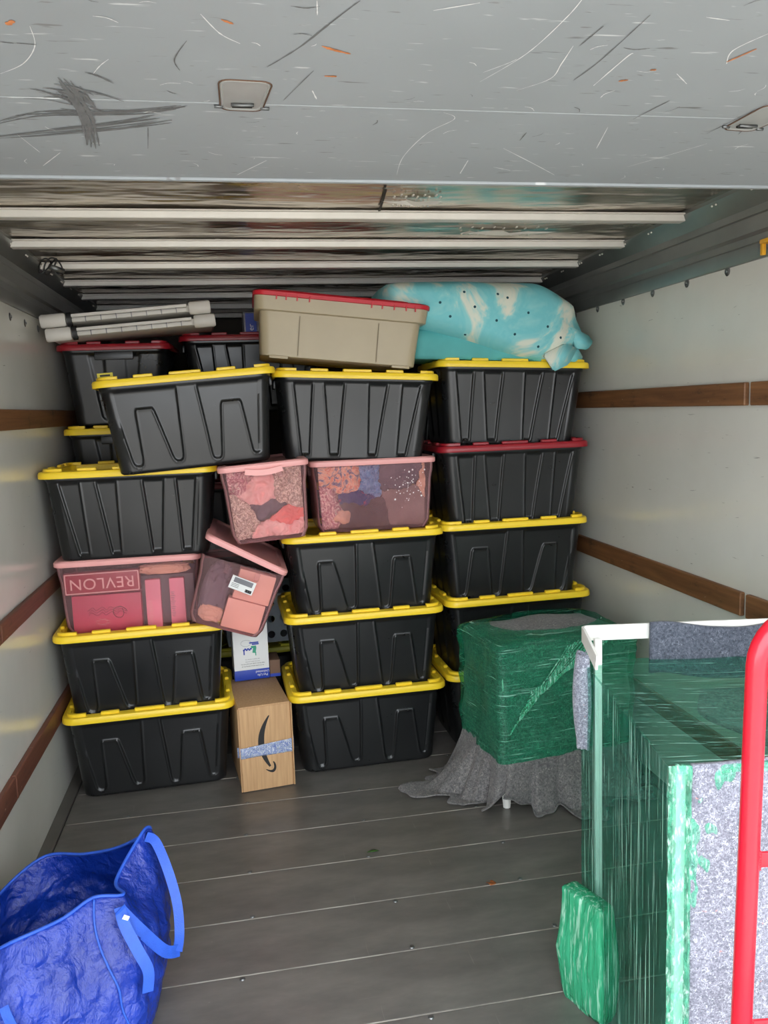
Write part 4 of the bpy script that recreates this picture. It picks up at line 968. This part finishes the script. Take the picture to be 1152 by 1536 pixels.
# blanket panel on the front, sheet over the back rim, roll at the back left post
def cloth_sheet(name, fn, nu, nv_, mat, th, parent, smooth=True):
    vv = [fn(i/nu, k/nv_) for k in range(nv_+1) for i in range(nu+1)]
    ff = [(k*(nu+1)+i, k*(nu+1)+i+1, (k+1)*(nu+1)+i+1, (k+1)*(nu+1)+i) for k in range(nv_) for i in range(nu)]
    o = link(name, mesh(name, vv, ff, mat, smooth=smooth), parent)
    if th: md = o.modifiers.new('s', 'SOLIDIFY'); md.thickness = th; md.offset = 0
    return o
def f1(u, t):
    x = .028+(cw+.02)*u; z = .868-.86*t
    return (x, -.006-.012*nz((x, z*.6, 0), 5, 2)-.010*math.sin(x*14+z*1.5), z)
cloth_sheet('front_blanket', f1, 50, 60, 'felt_light', .012, CT)
def f1c(u, t):
    x = .20+.03*math.sin(t*7)+(cw-.20)*u; yy = .005+.42*t
    return (x, yy, .835-.02*math.sin(PI*t)*math.sin(PI*u)-.006*nz((x, yy, 0), 7, 4))
cloth_sheet('top_blanket', f1c, 30, 30, 'felt_dark', .008, CT)
def f2(u, t):      # hangs in front of the rear rim, folded over it
    x = .155+(cw-.13)*u; top = .962-.022*math.exp(-((u-.45)/.25)**2)+.006*nz((x, 0, 0), 12, 3)
    return (x, cd+.000-.004*math.sin(x*30)*(t), top-.13*t)
cloth_sheet('rear_blanket', f2, 40, 12, 'felt_rim', .010, CT)
def f3(u, t):
    a = PI*(.15+u*1.25); r = .017+.009*math.sin(PI*min(1, t*1.1)); z = .895-.24*t
    return (-.012+r*math.cos(a+PI*.2)*1.0, cd-.02+r*math.sin(a+PI*.2), z+.01*nz((a, t, 0), 2))
cloth_sheet('corner_blanket', f3, 16, 24, 'felt_light', .008, CT)
# film skin
def fl(u, t):      # left face, u from back to front, t up
    yy = cd+.012-(cd+.024)*u; z = ch*t
    x = -.014-.003*math.sin(yy*50)*abs(nz((yy*8, z*1.2, 1), 1.4))+.006*math.sin(PI*u)*0+.010*math.sin(PI*u)
    return (x, yy, z)
cloth_sheet('side_wrap', fl, 60, 40, 'film_v', 0, CT)
def ft(u, t):      # top, t from front to back
    x = -.014+(cw+.03)*u; yy = -.012+(cd+.024)*t
    return (x, yy, ch+.003*math.sin(yy*60)*nz((x*2, yy*6, 0), 1.5)-.014*math.sin(PI*u)*math.sin(PI*t)+.002)
cloth_sheet('top_wrap', ft, 50, 60, 'film_top', 0, CT)
def fb(u, t): x = -.014+(cw+.03)*u; return (x, cd+.012, ch*t+.002)
cloth_sheet('rear_wrap', fb, 20, 20, 'film_plain', 0, CT)
def ff_(u, t):     # crumpled film bunched on the front left edge
    z = ch+.002-.87*t; wdt = .088+.018*nz((0, z*3, 0), 1.2)+.010*max(0, t-.35)+.05*math.exp(-(t/.05)**2)
    x = -.014+wdt*u
    return (x, -.016-.005*abs(nz((x*20, z*9, 2), 1.6))-.003*math.sin(PI*u)-.004*nz((x*60, z*30, 2), 1), z)
cloth_sheet('corner_wrap', ff_, 40, 160, 'film_crumple', 0, CT)
def fg(u, t):      # narrow band where the film turns over the front top edge
    x = .0+(cw+.02)*u; a = PI/2*t
    return (x, -.008-.012*math.sin(a)-.002*nz((x*12, t, 0), 2), ch-.012+.014*math.cos(a)-.006*abs(nz((x*9, 0, 3), 1)))
cloth_sheet('edge_wrap', fg, 60, 8, 'film_crumple', 0, CT)

# small bundle wrapped in green beside the cart
BN = empty('wrapped_bundle', (1.602, 1.60, 0), (0, 0, rd(20)), 'low bright green film-wrapped bundle on the floor beside the big cart', 'bundle')
R = []
for z, g in ((.001, -.01), (.02, 0), (.08, .008), (.14, .012), (.2, .006), (.25, 0), (.285, -.004), (.298, -.006), (.302, -.012), (.304, -.03)):
    ring = []
    for a, b in rrect(.026+g*.6, .072+g*.6, .010, 4, 10, 50, 10):
        p = Vector((a+.0, b+.155, z)); s = nz((p.y*14, z*20, a*10), 1, 5)
        if a < 0: p.x -= .012*abs(s)+.006*abs(nz((p.y*40, z*40, 0), 1))
        ring.append(p)
    R.append(ring)
v, f = loft(R, True, True); link('stretch_wrap', mesh('stretch_wrap', v, f, 'film_solid', auto=60), BN)
box('contents', (.035, .12, .27), (.0, .155, .145), plain('pale_green_board', (120, 200, 160), .5), BN, bev=.004)

# ------------------------------------------------------------------ red hand truck
HT = empty('hand_truck', (1.535, 1.125, 0), (rd(0), rd(1.1), rd(-6)), 'red tubular steel hand truck in front of the wrapped cart', 'hand truck')
W_ = .34; top = 1.165; rr = .017
path = [(0, 0, .09)]+[(0, 0, z) for z in (.3, .6, .9, 1.07)]
arc = [(.085-.085*math.cos(a), 0, 1.08+.085*math.sin(a)) for a in np.linspace(0, PI/2, 9)]
arc2 = [(W_-.085+.085*math.sin(a), 0, 1.08+.085*math.cos(a)) for a in np.linspace(0, PI/2, 9)]
path = path+arc+arc2+[(W_, 0, z) for z in (1.07, .9, .6, .3, .09)]
link('frame', sweep('frame', path, circ(rr, 18), 'reddolly', (0, 1, 0)), HT)
for z in (.752, .45, .18):
    box('crossbar', (W_-.02, .006, .026), (W_/2, 0, z), 'reddolly', HT, bev=.002)
    bm = bmesh.new()
    for s in (0, 1):
        for k in range(7): bmesh.ops.create_icosphere(bm, subdivisions=1, radius=.0045, matrix=Matrix.Translation((rr*.95 if not s else W_-rr*.95, -.003, z-.014+k*.0047)))
    o = link('weld_beads', bm_mesh('weld_beads', bm, 'reddolly'), HT); o['kind'] = 'stuff'
box('toe_plate', (W_+.04, .05, .006), (W_/2, .02, .012), 'reddolly', HT, bev=.002)
link('axle', sweep('axle', [(-.06, -.06, .115), (W_+.06, -.06, .115)], circ(.008, 10), 'rivet', (0, 0, 1)), HT)
for x in (-.05, W_+.05):
    R = [[(x+dx, -.06+r*math.cos(a), .115+r*math.sin(a)) for a in np.linspace(0, 2*PI, 33)[:-1]] for dx, r in ((-.02, .04), (-.024, .08), (-.018, .108), (0, .113), (.018, .108), (.024, .08), (.02, .04))]
    v, f = loft(R, True, True); wh = link('wheel', mesh('wheel', v, f, 'dark', auto=50), HT)
    for z in (0,): box('axle_bracket', (.006, .06, .05), (x*(.0)+(0.0 if x < 0 else W_), -.03, .115), 'reddolly', HT, bev=.002)

# ------------------------------------------------------------------ blue bag
BG = empty('shopping_bag', (.2, 2.0, 0), (0, 0, 0), 'big blue woven plastic bag slumped open on the floor at bottom left', 'bag')
Lc = lambda p: Vector(p)-Vector((.2, 2.0, 0))
rimp = [(.205, 1.80, .355), (.30, 1.85, .362), (.365, 1.895, .378), (.43, 1.915, .365), (.405, 1.985, .365), (.462, 2.10, .425), (.470, 2.14, .40), (.38, 2.20, .335), (.28, 2.25, .30), (.16, 2.29, .285), (.06, 2.22, .235), (.035, 2.02, .235), (.10, 1.86, .285)]
midp = [(.17, 1.72, .20), (.28, 1.75, .21), (.36, 1.80, .22), (.47, 1.86, .23), (.505, 1.97, .22), (.515, 2.09, .24), (.50, 2.19, .20), (.40, 2.24, .17), (.28, 2.27, .15), (.15, 2.26, .14), (.05, 2.18, .12), (.03, 1.98, .12), (.07, 1.80, .14)]
lowp = [(.14, 1.70, .03), (.26, 1.72, .03), (.36, 1.76, .03), (.46, 1.84, .03), (.48, 1.95, .03), (.47, 2.07, .03), (.45, 2.17, .03), (.38, 2.21, .03), (.27, 2.23, .03), (.15, 2.22, .03), (.06, 2.15, .03), (.04, 1.96, .03), (.06, 1.79, .03)]
rr_ = [catmull([Lc(p) for p in q], 14, True) for q in (rimp, midp, lowp)]
rings = []; ns_ = 34
for k in range(ns_+1):
    t = k/ns_; ring = []
    for a, b, c_ in zip(*rr_):
        p = a*(1-t)*(1-2*t)+b*4*t*(1-t)+c_*t*(2*t-1)
        d = Vector((p.x-.05, p.y-.0, 0)).normalized(); amp = min(1, t*5)
        p = p+d*amp*(.012*nz(p, 9, 1)+.016*abs(nz(p, 17, 2))-.006+.006*abs(nz(p, 34, 4)))
        ring.append(p)
    rings.append(ring)
fl_ = [Vector((p.x*.9, p.y*.9, .006)) for p in rings[-1]]; rings.append(fl_)
v, f = loft(rings, False, True); bgm = link('bag_body', mesh('bag_body', v, f, 'bag', smooth=True), BG)
md = bgm.modifiers.new('s', 'SOLIDIFY'); md.thickness = .003; md.offset = 0
link('rim_binding', sweep('rim_binding', rings[0], circ(.0045, 6), 'strap', closed=True), BG)
# seam piping down the front corner
ci = 2*14; link('seam', sweep('seam', catmull([rings[k][ci+int(k*.35)]+Vector((.003, -.006, 0)) for k in range(0, ns_-2, 5)], 6), circ(.0028, 6), 'strap', (0, 0, 1)), BG)
def strapp(name, pts, w_, ups): return link(name, sweep(name, catmull([Lc(p) for p in pts], 8), [(-w_/2, -.0012), (w_/2, -.0012), (w_/2, .0012), (-w_/2, .0012)], 'strap', ups, auto=40), BG)
strapp('handle', [(.470, 2.085, .415), (.495, 2.07, .405), (.525, 2.03, .345), (.545, 2.00, .27), (.550, 1.96, .215), (.546, 1.925, .190)], .024, (.25, -.9, .3))
strapp('handle', [(.550, 1.935, .185), (.520, 1.90, .212), (.475, 1.875, .285), (.437, 1.865, .345), (.430, 1.86, .362)], .028, (.35, -.8, .5))
strapp('handle', [(.428, 1.868, .362), (.440, 1.845, .330), (.468, 1.83, .27), (.488, 1.825, .22), (.484, 1.82, .17)], .026, (.4, -.9, .1))
strapp('handle', [(.205, 1.71, .268), (.215, 1.700, .245), (.235, 1.695, .20), (.262, 1.695, .165), (.275, 1.70, .13)], .020, (0, -1, .2))
tg = box('care_tag', (.014, .003, .028), Lc((.440, 1.852, .338)), 'label', BG, (.3, .5, 0))
cl = cloth_lump('folded_garment', 'greycloth', (.13, .12, .07), (.24, 2.03, .11), 31, 'dark garment lying inside the blue bag'); 
cl = cloth_lump('white_cloth', 'softbeige', (.05, .02, .02), (.345, 2.02, .245), 33, 'pale scrap of cloth showing inside the blue bag', rot=(0, .3, .7))

# ------------------------------------------------------------------ small odds and ends
lf = cloth_sheet('green_leaf', lambda u, t: (.022*(u-.5)*2, .007*(t-.5)*2*math.sin(PI*min(.98, max(.02, u))), .002+.003*math.sin(PI*u)), 8, 4, 'leaf', .0006, None)
lf.location = (1.142, 2.581, 0); tag(lf, 'small green leaf lying on the dark floor', 'leaf')
lf = cloth_sheet('brown_leaf', lambda u, t: (.030*(u-.5), .016*(t-.5)*2*math.sin(PI*min(.98, max(.02, u))), .003+.005*math.sin(PI*u*2)*t), 8, 4, 'driedleaf', .0006, None)
lf.location = (1.476, 2.31, 0); lf.rotation_euler = (0, 0, 1.2); tag(lf, 'dry orange brown leaf scrap on the floor', 'leaf')
CB = empty('cable_bundle', (.075, 3.36, 2.11), (0, 0, .5), 'small black cable bundle hanging at the upper left corner of the roof', 'cable')
link('coil', sweep('coil', [(.03*math.cos(a)+.02*a/6, .012*math.sin(a), -.02+.03*math.sin(a*1.3)) for a in np.linspace(0, 14, 70)], circ(.003, 6), 'dark'), CB)
link('metal_sleeve', sweep('metal_sleeve', [(.02, 0, -.02), (.075, 0, -.035)], circ(.011, 12), 'rivet', (0, 1, 0)), CB)
CL = empty('yellow_clip', (2.315, 2.19, 1.935), (0, 0, 0), 'small yellow plastic clip hooked on the right wall rail', 'clip')
bm = bmesh.new(); bm_box(bm, (.03, .05, .012), (0, 0, .016), bev=.002); bm_box(bm, (.012, .012, .045), (-.006, .02, 0), bev=.002); bm_box(bm, (.012, .012, .045), (-.006, -.02, 0), bev=.002)
link('clip_body', bm_mesh('clip_body', bm, plain('amber_plastic', (225, 165, 40), .4)), CL)
# warning sticker on the side of the tilted tote
tt = next(o for o in C.objects if o.get('label', '').startswith('tilted shiny black tote'))
st = box('yellow_tag', (.055, .002, .018), (-.285, -.17, BH+.040), plain('yellow_sticker', (215, 200, 50), .5), tt)
box('print', (.036, .001, .006), (0, -.0014, 0), 'ink', st)
bpy.context.view_layer.update()
